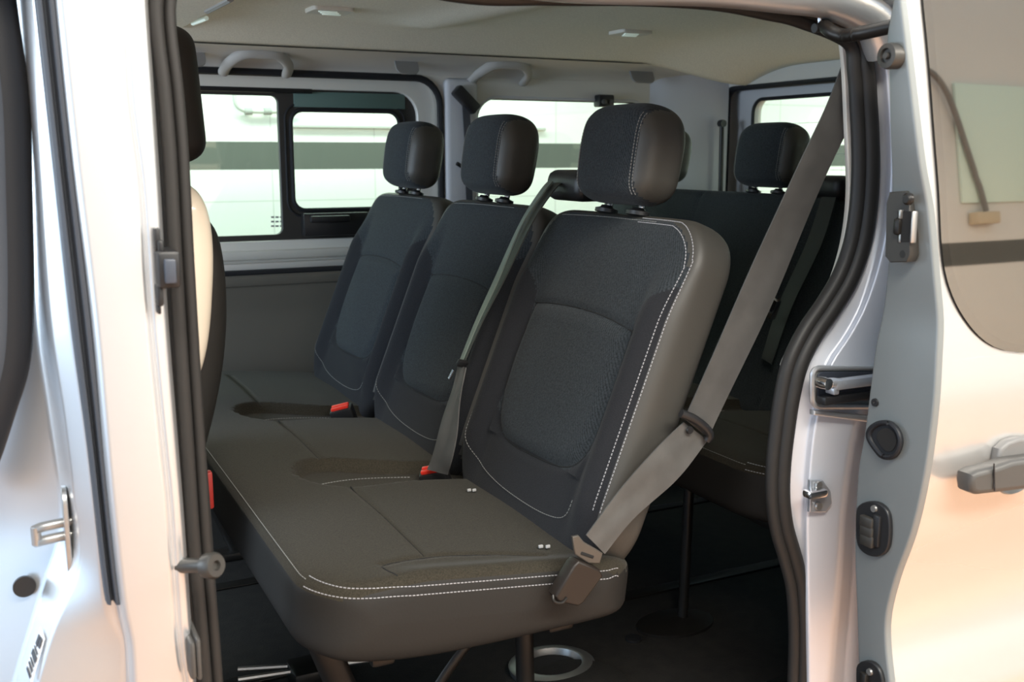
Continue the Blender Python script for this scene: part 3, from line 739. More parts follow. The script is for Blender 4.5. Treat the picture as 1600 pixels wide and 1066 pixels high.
# -- handle
hc = P(1600, 722, y=.99)
hy = ysk(hc.z)
def PH(a, b, dy=0): return P(a, b, y=hy-dy)
cup = lathe('handle_recess', [(.056, .004), (.054, .0), (.045, .004), (.025, .012), (.0, .015)], frame_m(PH(1590, 718, -.004), (0, 1, 0)), JAMB, sd, 40)
hp = [(1504, 752), (1506, 738), (1516, 732), (1548, 724), (1570, 716), (1600, 712), (1640, 706), (1640, 752), (1600, 760), (1552, 766), (1515, 770), (1506, 766)]
hd2 = plate('door_handle', [P2(hp, hy-.028)], MY(hy-.028), .030, HANDLEP, sd, bev=.008, label='grey plastic pull handle')
lathe('handle_joint', [(.0008, -.016), (.0008, .016)], frame_m(PH(1553, 745, .044), (0, .1, 1)), BLACK, hd2, 8)
gp = [(1553, 722), (1556, 700), (1568, 688), (1585, 682), (1610, 682), (1640, 690), (1640, 712), (1600, 716), (1570, 722)]
plate('handle_grip_cover', [P2(gp, hy-.010)], MY(hy-.010), .018, mat('light_handle_plastic', (.16, .155, .15), .45), hd2, bev=.006)
tube('handle_joint', [PH(1553, 724, .045), PH(1554, 767, .045)], .0012, BLACK, hd2, seg=6)
# -- fittings on the leading edge (x = XD plane, facing forward)
def PE(a, b, dx=0): return P(a, b, x=xedge(b)-dx)
def eplate(name, pts, dx, th, m, parent, bev=.001, label=None):
    X = xedge(sum(b for a, b in pts)/len(pts))
    return plate(name, [[(P(a, b, x=X-dx).y, P(a, b, x=X-dx).z) for a, b in pts]], MX(X-dx), th, m, parent, bev=bev, label=label)
def ebox(name, x0, y0, x1, y1, d0, d1, m, parent, bev=.002):
    X = xedge((y0+y1)/2)
    q = [P(x0, y1, x=X-d0), P(x1, y0, x=X-d0)]
    return box(name, (X-d0, min(q[0].y, q[1].y), q[0].z), (X-d1, max(q[0].y, q[1].y), q[1].z), m, parent, bev=bev)
ebk = eplate('edge_latch', [(1397, 300), (1422, 298), (1428, 306), (1429, 398), (1424, 409), (1398, 410), (1390, 400), (1392, 318)], .006, .018, mat('grey_brown_metal', (.05, .047, .042), .45, .4), sd, .0015, 'dark latch plate with two bolts')
eplate('latch_mouth', [(1403, 330), (1425, 330), (1427, 378), (1403, 378)], .0152, .002, HOLE, ebk, .0005)
ebox('latch_tongue', 1393, 341, 1405, 367, .022, .010, DARKM, ebk, .004)
ebox('latch_guide', 1421, 330, 1427, 380, .020, .010, STEEL, ebk, .002)
ebox('latch_guide', 1403, 328, 1407, 342, .019, .010, STEEL, ebk, .001)
ebox('latch_guide', 1403, 366, 1407, 379, .019, .010, STEEL, ebk, .001)
for (a, b) in ((1420, 311), (1415, 397)):
    lathe('latch_bolt', [(.0085, -.001), (.0085, .003), (.0055, .006), (.0, .006)], frame_m(PE(a, b, .014), (-1, 0, 0)), DARKM, ebk, 16)
lathe('guide_roller', [(.017, 0), (.0175, .012), (.016, .018), (.010, .019), (.009, .015), (.005, .015), (.004, .02), (.0, .02)], frame_m(PE(1400, 88, -.001), (-1, 0, 0)), mat('dull_steel', (.07, .066, .06), .42, .5), sd, 32, label='grey guide roller')
lathe('edge_screw', [(.0065, -.001), (.006, .003), (.002, .003), (.0, .001)], frame_m(PE(1368, 629), (-1, 0, 0)), BLACK, sd, 16)
# oval buffer cup
oc = [(1355, 675), (1362, 664), (1376, 657), (1392, 659), (1405, 672), (1410, 690), (1405, 708), (1394, 718), (1378, 716), (1364, 700), (1356, 686)]
def smooth_px(pts, n): return [(p.x, p.y) for p in crom([Vector((a, b, 0)) for a, b in pts], n, True)]
cp_ = eplate('rubber_buffer', smooth_px(oc, 40), .003, .010, RUBBER, sd, .003, 'black oval rubber buffer cup')
ce = smooth_px(oc, 40); cxm = sum(a for a, b in ce)/40; cym = sum(b for a, b in ce)/40
tube('buffer_rim', [P(cxm+(a-cxm)*.86, cym+(b-cym)*.86, x=xedge(688)-.009) for a, b in ce], .0035, RUBBER, cp_, closed=True, seg=8)
eplate('buffer_socket', [(cxm+3+(a-cxm)*.55, cym+(b-cym)*.6) for a, b in ce], .0085, .002, HOLE, cp_, .0005)
# contact block
ob = [(1340, 800), (1346, 788), (1362, 783), (1378, 787), (1390, 802), (1393, 830), (1389, 858), (1376, 869), (1360, 868), (1346, 858), (1340, 840)]
ct = eplate('contact_block', smooth_px(ob, 40), .003, .008, BLACK, sd, .002, 'black oval block with three metal contacts')
for k in range(3):
    ebox('contact', 1341, 812+14*k, 1362, 822+14*k, .016, .006, mat('grey_brown_metal', (.05, .047, .042), .45, .4), ct, .003)
ebox('contact_holder', 1360, 808, 1374, 852, .012, .005, BLACK, ct, .002)
lathe('block_screw', [(.006, 0), (.005, .004), (0, .004)], frame_m(PE(1367, 795, .006), (-1, 0, 0)), STEEL, ct, 12)
ob2 = [(1340, 1050), (1344, 1036), (1356, 1032), (1368, 1036), (1378, 1050), (1382, 1075), (1376, 1100), (1345, 1100)]
lk = eplate('lower_latch', smooth_px(ob2, 30), .003, .008, BLACK, sd, .002, 'black lower latch plate')
lathe('latch_screw', [(.006, 0), (.005, .004), (0, .004)], frame_m(PE(1360, 1050, .006), (-1, 0, 0)), STEEL, lk, 12)
ebox('latch_finger', 1340, 1055, 1352, 1085, .016, .006, DARKM, lk, .003)
# upper rail arm from the roof rail to the door
ua = tube('upper_arm', [P(1288, 40, y=1.245), P(1291, 43, y=1.235), P(1300, 50, y=1.22), P(1318, 56, y=1.20), P(1345, 52, y=1.165), P(1395, 41, y=1.115)], .0105, DARKM, sd, n=30, seg=12, flat=1.0, label='black upper guide arm')
tube('arm_roller', [P(1272, 44, y=1.25), P(1292, 42, y=1.25)], .007, BLACK, ua, seg=12)
tube('arm_pin', [P(1281, 26, y=1.25), P(1282, 38, y=1.25)], .005, CHROME, ua, seg=10)

# ================================================================== SEATS
def se(u, m): return math.copysign(abs(u)**(2/m), u)
def pillow(L, W, T, rv, rt, mexp, disp, M, nv=110, nu=150, capr=None, matf=None, mats=(), dims=None, under=None):
    """closed cushion. local axes: (n, y, v): n thickness, y width, v length 0..L.
    rv: corner radius of outline, rt: rounding of thickness at both ends"""
    rows = []
    def half(v):
        e = min(v, L-v); r = rv[0] if v < L/2 else rv[1]
        w = W if e >= r else W-r+math.sqrt(max(0, r*r-(r-e)**2))
        t = T if e >= rt else T*(max(0, 1-((rt-e)/rt)**2.6))**(1/2.6)
        if dims: 
            k = dims(v); w *= k[0]; t *= k[1]
        return w, t
    vs = []
    for j in range(nv):
        u = j/(nv-1); s = .5-.5*math.cos(PI*u); vs.append(L*(.62*u+.38*s) if 0 < j < nv-1 else L*u)
    # add extra rows next to ends
    ext = [L*k for k in (.0008, .003, .007)]; vs = sorted(set(vs+ext+[L-e for e in ext]))
    # loop angles with uniform arc length on a unit-ish section
    sect = []
    N = 4000; pts = []
    for k in range(N+1):
        a = 2*PI*k/N; pts.append((T*se(math.sin(a), mexp), W*se(math.cos(a), mexp)))
    Ls = [0]
    for k in range(N): Ls.append(Ls[-1]+math.hypot(pts[k+1][0]-pts[k][0], pts[k+1][1]-pts[k][1]))
    j = 0
    for k in range(nu):
        s = Ls[-1]*k/nu
        while Ls[j+1] < s: j += 1
        t = (s-Ls[j])/max(1e-9, Ls[j+1]-Ls[j]); sect.append(((pts[j][0]+(pts[j+1][0]-pts[j][0])*t)/T, (pts[j][1]+(pts[j+1][1]-pts[j][1])*t)/W))
    V = []; F = []; loc = []
    for v in vs:
        w, t = half(v); w = max(w, .002 if v in (0, L) else w); t = max(t, .0005)
        for (a, b) in sect:
            n = t*a; y = w*b
            if a > 0: n += disp(y, v)*min(1, max(0, a))**2 * min(1, t/T*1.2)
            elif under: n *= under(y, v)
            loc.append((n, y, v)); V.append(M @ Vector((n, y, v)))
    R = len(vs)
    mi = []
    for i in range(R-1):
        for k in range(nu):
            F.append((i*nu+k, i*nu+(k+1) % nu, (i+1)*nu+(k+1) % nu, (i+1)*nu+k))
            if matf:
                c = loc[i*nu+k]; mi.append(matf(*c))
    F.append(tuple(range(nu-1, -1, -1))); F.append(tuple((R-1)*nu+k for k in range(nu)))
    mi += [len(mats)-1]*2
    me = mesh(V, F)
    for m in mats: me.materials.append(m)
    if matf:
        for i, p in enumerate(me.polygons): p.material_index = mi[i]
    bm = bmesh.new(); bm.from_mesh(me); bmesh.ops.recalc_face_normals(bm, faces=bm.faces); bm.to_mesh(me); bm.free()
    def surf(y, v, lift=.0006):
        w, t = half(v); u = min(1, abs(y)/w)
        a = max(0, 1-u**mexp)**(1/mexp)
        n = t*a + disp(y, v)*a**2*min(1, t/T*1.2)
        return Vector((n+lift, y, v))
    return me, surf
def seg_d(px, py, a, b):
    ax, ay = a; bx, by = b; dx, dy = bx-ax, by-ay
    t = max(0, min(1, ((px-ax)*dx+(py-ay)*dy)/(dx*dx+dy*dy+1e-12)))
    return math.hypot(px-ax-t*dx, py-ay-t*dy)
def poly_d(px, py, pts): return min(seg_d(px, py, pts[i], pts[i+1]) for i in range(len(pts)-1))
def sm(a, b, x): t = max(0, min(1, (x-a)/(b-a))); return t*t*(3-2*t)
def stitch(name, pts, M, parent, m=THREAD, step=.0075, dash=.005, r=.0010, surf=None, normal=None):
    """row of little raised threads along 2-D (y, v) points laid on surf"""
    p3 = [M @ surf(a, b) for a, b in pts]
    L = [0]
    for i in range(1, len(p3)): L.append(L[-1]+(p3[i]-p3[i-1]).length)
    def at(s):
        for i in range(1, len(L)):
            if L[i] >= s: t = (s-L[i-1])/max(1e-9, L[i]-L[i-1]); return p3[i-1].lerp(p3[i], t)
        return p3[-1]
    bm = bmesh.new(); s = 0
    while s+dash < L[-1]:
        a, b = at(s), at(s+dash); t = (b-a)
        if t.length > 1e-5:
            Mx = frame_m((a+b)/2, t); h = t.length/2
            add_box(bm, (-r, -r, -h), (r, r, h), Mx)
        s += step
    return link(name, bm_mesh(bm), m, parent, smooth=False)
def smooth2(pts, n): return [(p.x, p.y) for p in crom([Vector((a, b, 0)) for a, b in pts], n)]
def rot_frame(o, t, n):   # local (n, y, v) -> world
    t = Vector(t).normalized(); n = Vector(n).normalized(); y = Vector((0, 1, 0))
    M = Matrix((n, y, t)).transposed().to_4x4(); M.translation = Vector(o); return M

SEAT_Y = (1.69, 2.26, 2.83)
HW = .287
TB = Vector((.366, 0, .93)).normalized(); NB = Vector((-.93, 0, .366)).normalized()
panel = smooth2([(-.185, .345), (-.188, .25), (-.185, .15), (-.165, .095), (-.115, .068), (0, .060), (.10, .062), (.155, .085), (.185, .15), (.19, .25), (.18, .345)], 50)
ptop = smooth2([(-.195, .338), (-.10, .352), (0, .356), (.10, .353), (.185, .345)], 20)
VB = .095      # distance of the local origin below v=0 of my measurements
def back_disp(y, v0):
    v = v0-VB
    s = abs(y)/HW
    d = .030*sm(.62, .84, s)*(1-sm(.84, 1.02, s)*.5)*sm(-.08, .05, v)*(1-sm(.36, .50, v))
    d += .006*(1-min(1, (y/.2)**2))*sm(.0, .2, v)*(1-sm(.45, .55, v))
    dp = poly_d(y, v, panel); dt = poly_d(y, v, ptop)
    inside = abs(y) < .185 and .065 < v < .35
    d -= .0045*math.exp(-(min(dp, dt)/.0065)**2)
    if inside: d += .006*sm(0, .03, min(dp, dt))
    e = min(HW-abs(y), .565-v if v > 0 else 9)
    return d
def poly_out(y, v): return v < .062+.05*sm(.10, .19, abs(y))**2
def backfab(n, y, v0):
    v = v0-VB
    cx, cv = HW-.12, .56-.12
    if v > cv and abs(y) > cx: e = .12-math.hypot(abs(y)-cx, v-cv)
    else: e = min(HW-abs(y), .56-v)
    if n < .015 or e < .016: return 2
    if abs(y) > .190+.10*sm(.36, .46, v) or poly_out(y, v): return 1
    return 0
def corner_pts(d0, y0, y1, v1, r): pass

def head_disp(y, v): return .010*(1-(y/.14)**2)
bench_n = [0]
def make_bench():
    root = empty('bench_seat', (.66, 2.26, 0))
    def sub(o): return o
    inv = root
    def par(o, p=None):
        o.parent = p or root
        if p is None: o.matrix_parent_inverse = Matrix.Translation((-.66, -2.26, 0))
        return o
    # ---- cushion
    L = 1.765; W = .298; T = .062
    tx = Vector((1, 0, -.115)).normalized(); nz = Vector((.115, 0, 1)).normalized()
    # local frame: n -> up, 'y' -> rearwards, v -> along the bench away from the camera
    Mc = Matrix((nz, tx, Vector((0, 1, 0)))).transposed().to_4x4(); Mc.translation = Vector((.655, 1.380, .436))
    Mc = Mc
    rec = (.600, 1.170)
    def cdisp(yy, v):
        # yy: -W front .. +W rear ; v along
        d = .004
        for i, c in enumerate(rec):
            cw = .125-.05*sm(-.15, .1, yy)
            xx = (yy+.155)/.11
            if yy < -.045:
                lim = cw*math.sqrt(max(0, 1-((-.045-yy)/.118)**2)) if yy > -.163 else 0
            else: lim = cw
            if lim > 0:
                e = lim-abs(v-c); d -= .025*sm(0, .022, e)
        for c in (.31, .885, 1.46):
            d += .005*math.exp(-((v-c)/.18)**2)*sm(-.3, -.1, yy)
        for a, b in ((.10, .49), (.70, 1.06), (1.27, 1.66)):
            if a < v < b: d -= .004*math.exp(-((yy+.083)/.005)**2)
        nb = poly_d(yy, v, ((-.165, .075), (-.12, .09), (-.05, .098), (.04, .088), (.12, .066)))
        d += .009*(1-sm(.0, .05, v-.02))*sm(-.2, -.1, yy)
        if yy > -.17: d -= .004*math.exp(-(nb/.006)**2)
        return d
    me, surf = pillow(L, W, T, (.105, .10), .030, 6.5, cdisp, Mc, nv=300, nu=190, under=lambda y, v: 1.12-.62*sm(-.15, .32, y), mats=(FAB_SEAT, VINYL_D), matf=lambda n, y, v: 0 if (n > .040 and .006 < v < L-.006) else 1)
    cu = par(link('cushion', me, None)); cu['label'] = 'dark cloth three-place cushion'
    def edge(nt, part):
        out = []; r = .105
        base = [((.235-.02*k, 0), (0, 1)) for k in range(20)]
        base = [b for b in base if b[0][0] > -W+r]
        for k in range(17):
            a = PI/2*k/16; base.append(((-W+r-r*math.sin(a), r-r*math.cos(a)), (math.sin(a), math.cos(a))))
        for k in range(1, 60): base.append(((-W, r+(L-2*r)*k/60), (1, 0)))
        for k in range(17):
            a = PI/2*k/16; base.append(((-W+r-r*math.cos(a), L-r+r*math.sin(a)), (math.cos(a), -math.sin(a))))
        for k in range(1, 20): base.append(((-W+r+.02*k, L), (0, -1)))
        base = base[:part] if part > 0 else base[-part:]
        for (p, nn) in base:
            lo, hi = .0005, .05
            for _ in range(22):
                m_ = (lo+hi)/2
                if surf(p[0]+nn[0]*m_, p[1]+nn[1]*m_, 0)[0] < nt: lo = m_
                else: hi = m_
            out.append((p[0]+nn[0]*hi, p[1]+nn[1]*hi))
        return smooth2(out, 200)
    for nt in (.054, .041):
        stitch('stitching', edge(nt, 34), Mc, cu, THREADB, surf=lambda a, b: surf(a, b, .0008), r=.00062, step=.0062, dash=.0042)
    stitch('stitching', edge(.050, -33), Mc, cu, surf=lambda a, b: surf(a, b, .0007), r=.0006)
    for c in rec:
        stitch('stitching', smooth2([(-.150, c-.045), (-.12, c-.01), (-.05, c+.02), (.03, c+.03), (.10, c+.028)], 40), Mc, cu, surf=lambda a, b: surf(a, b, .0010), r=.0007)
    for a, b in ((.105, .49), (.72, 1.06), (1.29, 1.64)):
        pts = [Mc @ surf(-.083, a+(b-a)*k/14, -.0005) for k in range(15)]
        V, F = tube_mesh(pts, .0016, 6); link('seam', mesh(V, F), DTHREAD, cu)
    pts = [Mc @ surf(x, y, -.0005) for x, y in smooth2([(-.16, .02), (-.168, .05), (-.165, .075), (-.12, .09), (-.05, .098), (.04, .088), (.12, .066)], 40)]
    V, F = tube_mesh(pts, .0016, 6); link('seam', mesh(V, F), DTHREAD, cu)
    # ---- backs
    Mb0 = None
    for i, yc in enumerate(SEAT_Y):
        O = Vector((.86, yc, .53)) - TB*VB - NB*.052
        Mb = rot_frame(O, TB, NB)
        if i == 0:
            me, bs = pillow(.655, HW, .052, (.12, .095), .042, 6, back_disp, Mb, nv=150, nu=190, mats=(FAB_BACK, FAB_SIDE, VINYL), matf=backfab,
                            dims=lambda v: (1, 1+.0*v))
            bme, bM, bsurf = me, Mb, bs
            bk = link('backrest', me, None)
        else:
            bk = link('backrest', bme, None, smooth=False); bk.location = (0, yc-SEAT_Y[0], 0)
        par(bk)
        if i == 0:
            stit = []
            def outline(d):
                w = HW-d; r = .085; vt = .655-VB-d
                p = [(-w, .03), (-w, .25), (-w, vt-r)]
                for k in range(1, 9): a = PI/2*k/8; p.append((-w+r-r*math.cos(a), vt-r+r*math.sin(a)))
                p += [(-.05, vt), (.05, vt), (w-.06, vt-.004)]
                return smooth2(p, 120)
            def low(dd):
                return smooth2([(HW-.02, .30), (HW-.015, .17), (HW-.02, .10), (HW-.05, .03), (HW-.11, -.005), (.08, -.022), (-.05, -.026), (-.14, -.020), (-.18, -.005), (-.188, .03)], 80)
            for d in (.012, .022):
                stitch('stitching', [(a, b+VB) for a, b in outline(d)][:84], Mb, bk, THREADB, surf=lambda a, b: bsurf(a, b, .0008), r=.00065, step=.0065, dash=.0043)
            stit.append(stitch('stitching', [(a, b+VB) for a, b in outline(.018)][76:], Mb, bk, surf=lambda a, b: bsurf(a, b, .0008), r=.0006))
            stit.append(stitch('stitching', [(a, b+VB) for a, b in low(0)], Mb, bk, surf=lambda a, b: bsurf(a, b, .0008), r=.0006))
            sv = []
            for lst in (panel, ptop):
                V, F = tube_mesh([Mb @ bsurf(a, b+VB, -.0002) for a, b in lst], .0016, 6); o = link('seam', mesh(V, F), DTHREAD, bk); stit.append(o)
        else:
            for s in stit:
                c = s.copy(); COL.objects.link(c); c.parent = bk; c.matrix_parent_inverse = s.matrix_parent_inverse.copy()
        # headrest
        hO = Vector((.86, yc, .53)) + TB*.575 - NB*.035
        TH = Vector((.16, 0, .987)).normalized(); NH = Vector((-.987, 0, .16)).normalized()
        Mh = rot_frame(Vector((1.078, yc-.002, 1.058)), TH, NH)
        if i == 0:
            hm, hs = pillow(.188, .126, .054, (.050, .075), .044, 4.0, head_disp, Mh, nv=50, nu=110, mats=(FAB_BACK, VINYL),
                            matf=lambda n, y, v: 0 if (n > -.01 and abs(y) < .098) else 1, dims=lambda v: (.95+.05*math.sin(PI*min(1, v/.12)*.5), .92+.1*math.sin(PI*v/.188)))
            hr = par(link('headrest', hm, None))
            hst = []
            for s in (-1, 1):
                for dd in (.100, .094):
                    hst.append(stitch('stitching', [(s*dd*(1-.10*abs(k/20-.5)**2), .016+.150*k/20) for k in range(21)], Mh, hr, surf=lambda a, b: hs(a, b, .0008), r=.0006, step=.006, dash=.0042))
        else:
            hr = par(link('headrest', hm, None, smooth=False)); hr.location = (0, yc-SEAT_Y[0], 0)
            for s in hst:
                c = s.copy(); COL.objects.link(c); c.parent = hr; c.matrix_parent_inverse = s.matrix_parent_inverse.copy()
        if i == 0:
            posts = []
            for s in (-.056, .056):
                b0 = Vector((1.083, yc+s, 1.035)); b1 = Vector((1.093, yc+s, 1.085))
                o = tube('headrest_post', [b0-Vector((.008, 0, .03)), b1], .0065, CHROME, hr, seg=14)
                posts.append(o)
                posts.append(lathe('post_collar', [(.013, 0), (.021, .002), (.021, .009), (.012, .012), (.010, .016), (.0, .016)], frame_m(Vector((1.077, yc+s, 1.038)), (.2, 0, 1)) @ Matrix.Scale(1.25, 4, (0, 1, 0)), BLACK, hr, 20))
        else:
            for s in posts:
                c = s.copy(); COL.objects.link(c); c.parent = hr; c.matrix_parent_inverse = s.matrix_parent_inverse.copy()
    # ---- metal underframe
    def leg(pts, r=.018, flat=.45, m=DARKM, name='leg'):
        return par(tube(name, [Vector(p) for p in pts], r, m, None, n=12, seg=12, flat=flat))
    for yc in (1.62, 2.9):
        leg([(.43, yc, .37), (.49, yc, .20), (.56, yc, .02)], .026, .5)
        leg([(.83, yc, .37), (.835, yc, .20), (.84, yc, .02)], .018, .9)
        leg([(.79, yc, .34), (.66, yc, .20), (.56, yc, .04)], .010, .6, name='brace')
        par(box('foot_rail', (.46, yc-.03, .0), (.95, yc+.03, .025), DARKM, None, bev=.006))
    par(box('crossbar', (.48, 1.46, .345), (.52, 3.06, .372), DARKM, None, bev=.006))
    par(box('crossbar', (.80, 1.46, .335), (.85, 3.06, .365), DARKM, None, bev=.006))
    return root, par, surf, Mc
bench, bpar, csurf, Mc = make_bench()
tag(bench, 'dark three-place bench seat nearest the open door, red buckles on its cushion', 'bench seat', 'van bench seats')
# red buckles on front bench only
def buckle(px, py, zz_, n, ang):
    q = P(px, py, z=zz_)
    M = frame_m(q, Vector((-.35, -.1, 1)), (math.cos(ang), math.sin(ang), 0))
    b = bpar(box('buckle', (-.030, -.018, -.05), (.030, .018, .004), BLACK, None, bev=.005, M=M))
    b['label'] = 'black buckle with red release button'
    for k in range(n):
        box('release_button', (-.024, -.013+.014*k, .001), (.022, -.003+.014*k, .011), RED, b, bev=.002, M=M)
    return b
buckle(677, 737, .487, 2, -.55)
buckle(533, 639, .497, 2, -.45)
for (a, b) in ((733, 765), (741, 765), (845, 853), (856, 853)):
    q = P(a, b, z=.495); bpar(box('isofix_tag', (q.x-.004, q.y-.002, q.z-.004), (q.x+.004, q.y+.002, q.z+.0015), mat('tag_white', (.4, .4, .4), .5), None, bev=.001))
def copy_tree(o, parent=None):
    c = o.copy(); COL.objects.link(c)
    if parent: c.parent = parent; c.matrix_parent_inverse = o.matrix_parent_inverse.copy()
    for ch in list(o.children):
        if ch.name.startswith(('buckle', 'isofix', 'leg', 'brace', 'foot_rail', 'backrest', 'belt_outlet')): continue
        copy_tree(ch, c)
    return c
bench2 = copy_tree(bench); bench2.location = (.66+.975, 2.26+.17, 0)
tag(bench2, 'dark bench seat of the last row with one wide backrest, behind the nearer bench', 'bench seat', 'van bench seats')
Mw = rot_frame(Vector((.86+.975, 2.26+.17, .53)) - TB*VB - NB*.052, TB, NB)
def wide_disp(y, v):
    d = 0
    for c in (-.57, 0, .57):
        d += .014*(1-sm(.10, .26, abs(y-c)))*sm(.1, .3, v)*(1-sm(.5, .62, v))-.0
    for c in (-.285, .285): d -= .006*math.exp(-((y-c)/.006)**2)
    return d
me, ws = pillow(.655, .870, .052, (.10, .06), .035, 9, wide_disp, Mw, nv=80, nu=300, mats=(FAB_BACK, VINYL_D), matf=lambda n, y, v: 0 if n > .01 else 1)
wbk = link('backrest', me, None); wbk.parent = bench2; wbk.matrix_parent_inverse = Matrix.Translation((-(.66+.975), -2.43, 0))
for c in (-.285, .285):
    V, F = tube_mesh([Mw @ ws(c, .08+.55*k/12, .0002) for k in range(13)], .0016, 6); link('seam', mesh(V, F), DTHREAD, wbk)
# last row: floor leg with base plate
q = P(1060, 975, z=0)
lg = tube('leg', [Vector((q.x+.012, q.y, .01)), Vector((q.x+.016, q.y, .18)), Vector((q.x+.02, q.y, .37))], .013, DARKM, None, n=10); lg.parent = bench2; lg.matrix_parent_inverse = Matrix.Translation((-(.66+.975), -2.43, 0))
lb = lathe('leg_base', [(.07, 0), (.07, .008), (.03, .018), (.0, .02)], Matrix.Translation((q.x-.01, q.y, .0)) @ Matrix.Scale(1.5, 4, (1, 0, 0)), DARKM, None, 28); lb.parent = bench2; lb.matrix_parent_inverse = Matrix.Translation((-(.66+.975), -2.43, 0))

# ---- belt housing on top of the front bench, behind its near headrest
hs_ = box('belt_outlet', (-.04, -.075, -.03), (.04, .075, .035), BLACK, None, bev=.022, seg=4, M=Matrix.Translation((1.115, 1.925, 1.085)))
bpar(hs_); hs_['label'] = 'black belt outlet on top of the backrest'

# ================================================================== FRONT SEAT (part seen past the pillar)
fs = empty('front_seat', (.2, 1.95, 0))
tag(fs, 'dark front seat back with beige shell, half hidden behind the left pillar', 'seat')
def fpar(o): o.parent = fs; o.matrix_parent_inverse = Matrix.Translation((-.2, -1.95, 0)); return o
TF = Vector((.18, 0, .984)).normalized(); NF = Vector((-.984, 0, .18)).normalized()
Mf = rot_frame(Vector((.206, 2.05, .42)), TF, NF)
me, fsf = pillow(.64, .25, .062, (.08, .12), .05, 4, lambda y, v: .02*sm(.6, .9, abs(y)/.25), Mf, nv=60, nu=90, mats=(FAB_SIDE, VINYL_D), matf=lambda n, y, v: 0 if n > 0 else 1,
                 dims=lambda v: (1, .55+.75*math.sin(PI*min(1, (v/.64)**1.3))))
fb = fpar(link('backrest', me, None))
Mf2 = rot_frame(Vector((.292, 2.0, 1.135)), Vector((-.06, 0, 1)), Vector((-1, 0, -.06)))
me, _ = pillow(.24, .14, .06, (.05, .07), .045, 3.6, head_disp, Mf2, nv=40, nu=80, mats=(VINYL_D,), matf=lambda *a: 0)
fh = fpar(link('headrest', me, None))
for s in (-.05, .05): tube('headrest_post', [Vector((.29, 2.0+s, 1.02)), Vector((.29, 2.0+s, 1.16))], .006, CHROME, fh, seg=10)
# beige side shell
sh_l = []
Mf3 = rot_frame(Vector((.228, 1.72, .76)), Vector((.10, 0, 1)), Vector((-1, 0, .10)))
me, _ = pillow(.35, .045, .062, (.05, .05), .172, 2.6, lambda y, v: 0, Mf3, nv=50, nu=70, mats=(BEIGE,), matf=lambda *a: 0)
shl = fpar(link('side_shell', me, None)); shl['label'] = 'glossy beige shell on the side of the seat back'
me, _ = pillow(.5, .25, .075, (.08, .08), .03, 5, lambda y, v: .0, rot_frame(Vector((-.32, 2.05, .42)), Vector((1, 0, -.1)), Vector((.1, 0, 1))), nv=40, nu=70, mats=(FAB_SIDE,), matf=lambda *a: 0)
fpar(link('cushion', me, None))
fpar(box('seat_pedestal', (-.25, 1.85, 0), (.15, 2.25, .36), BLACK, None, bev=.02))
q = P(327, 765, y=1.85); fpar(box('red_lever', (q.x-.012, 1.84, q.z-.035), (q.x+.006, 1.86, q.z+.035), mat('dark_red_plastic', (.30, .02, .015), .5), None, bev=.004))

# ================================================================== SEAT BELTS
nb = empty('seat_belt', (.86, 1.38, .45))
tag(nb, 'grey seat belt running from the rear pillar down to the bench end', 'seat belt')
def npar(o, root, loc): o.parent = root; o.matrix_parent_inverse = Matrix.Translation([-c for c in loc]); return o
NL = (.86, 1.38, .45)
Lp = [P(1318, 95, y=1.335), P(1290, 170, y=1.335), P(1237, 280, y=1.34), P(1148, 476, y=1.36), P(1070, 655, y=1.374)]
Rp = [P(1362, 95, y=1.335), P(1338, 170, y=1.335), P(1287, 280, y=1.34), P(1205, 476, y=1.36), P(1106, 684, y=1.374)]
npar(ribbon('webbing', Lp, Rp, WEB, None, 60, waves=.0008), nb, NL)
Lp = [P(1068, 660, y=1.372), P(1000, 728, y=1.366), P(950, 790, y=1.362), P(915, 836, y=1.358)]
Rp = [P(1106, 688, y=1.372), P(1050, 756, y=1.366), P(985, 815, y=1.362), P(945, 866, y=1.358)]
npar(ribbon('webbing', Lp, Rp, WEB, None, 50, waves=.0012, label='lower lap part of the belt'), nb, NL)
gpts = [P(1064, 646, y=1.364), P(1085, 655, y=1.360), P(1103, 669, y=1.358), P(1109, 680, y=1.360), P(1104, 688, y=1.364)]
gd = npar(tube('belt_guide', gpts, .0075, BLACK, None, n=20, seg=12), nb, NL)
lathe('guide_stud', [(.007, 0), (.006, .004), (0, .004)], frame_m(P(1077, 672, y=1.366), (0, -1, 0)), BLACK, gd, 14)
tp = [(893, 838), (903, 836), (911, 846), (932, 858), (941, 864), (936, 880), (918, 880), (897, 866)]
tg = npar(plate('belt_tongue', [P2(tp, 1.352)], MY(1.352), .006, mat('grey_tongue', (.10, .09, .078), .4, .4), None, bev=.002), nb, NL)
q = P(918, 868, y=1.348)
box('tongue_slot', (-.013, -.001, -.0025), (.013, .0015, .0025), HOLE, tg, bev=.001, M=frame_m((q.x, 1.3485, q.z), (.45, 0, .9), (.9, 0, -.45)) @ Matrix.Rotation(0, 4, 'Z'))
bkx = [(898, 872), (931, 886), (936, 896), (905, 938), (897, 943), (866, 936), (862, 928), (890, 880)]
bb = npar(plate('buckle', [P2(bkx, 1.350)], MY(1.350), .028, PLASTG, None, bev=.004, label='brown-grey buckle hanging on the bench side'), nb, NL)
lo, hi = blk(863, 929, 880, 943, 1.335, 1.352)
tube('buckle_clip', [P(864, 930, y=1.34), P(866, 940, y=1.335), P(878, 942, y=1.335), P(886, 934, y=1.335)],   .0024, DARKM, bb, n=14, seg=8)

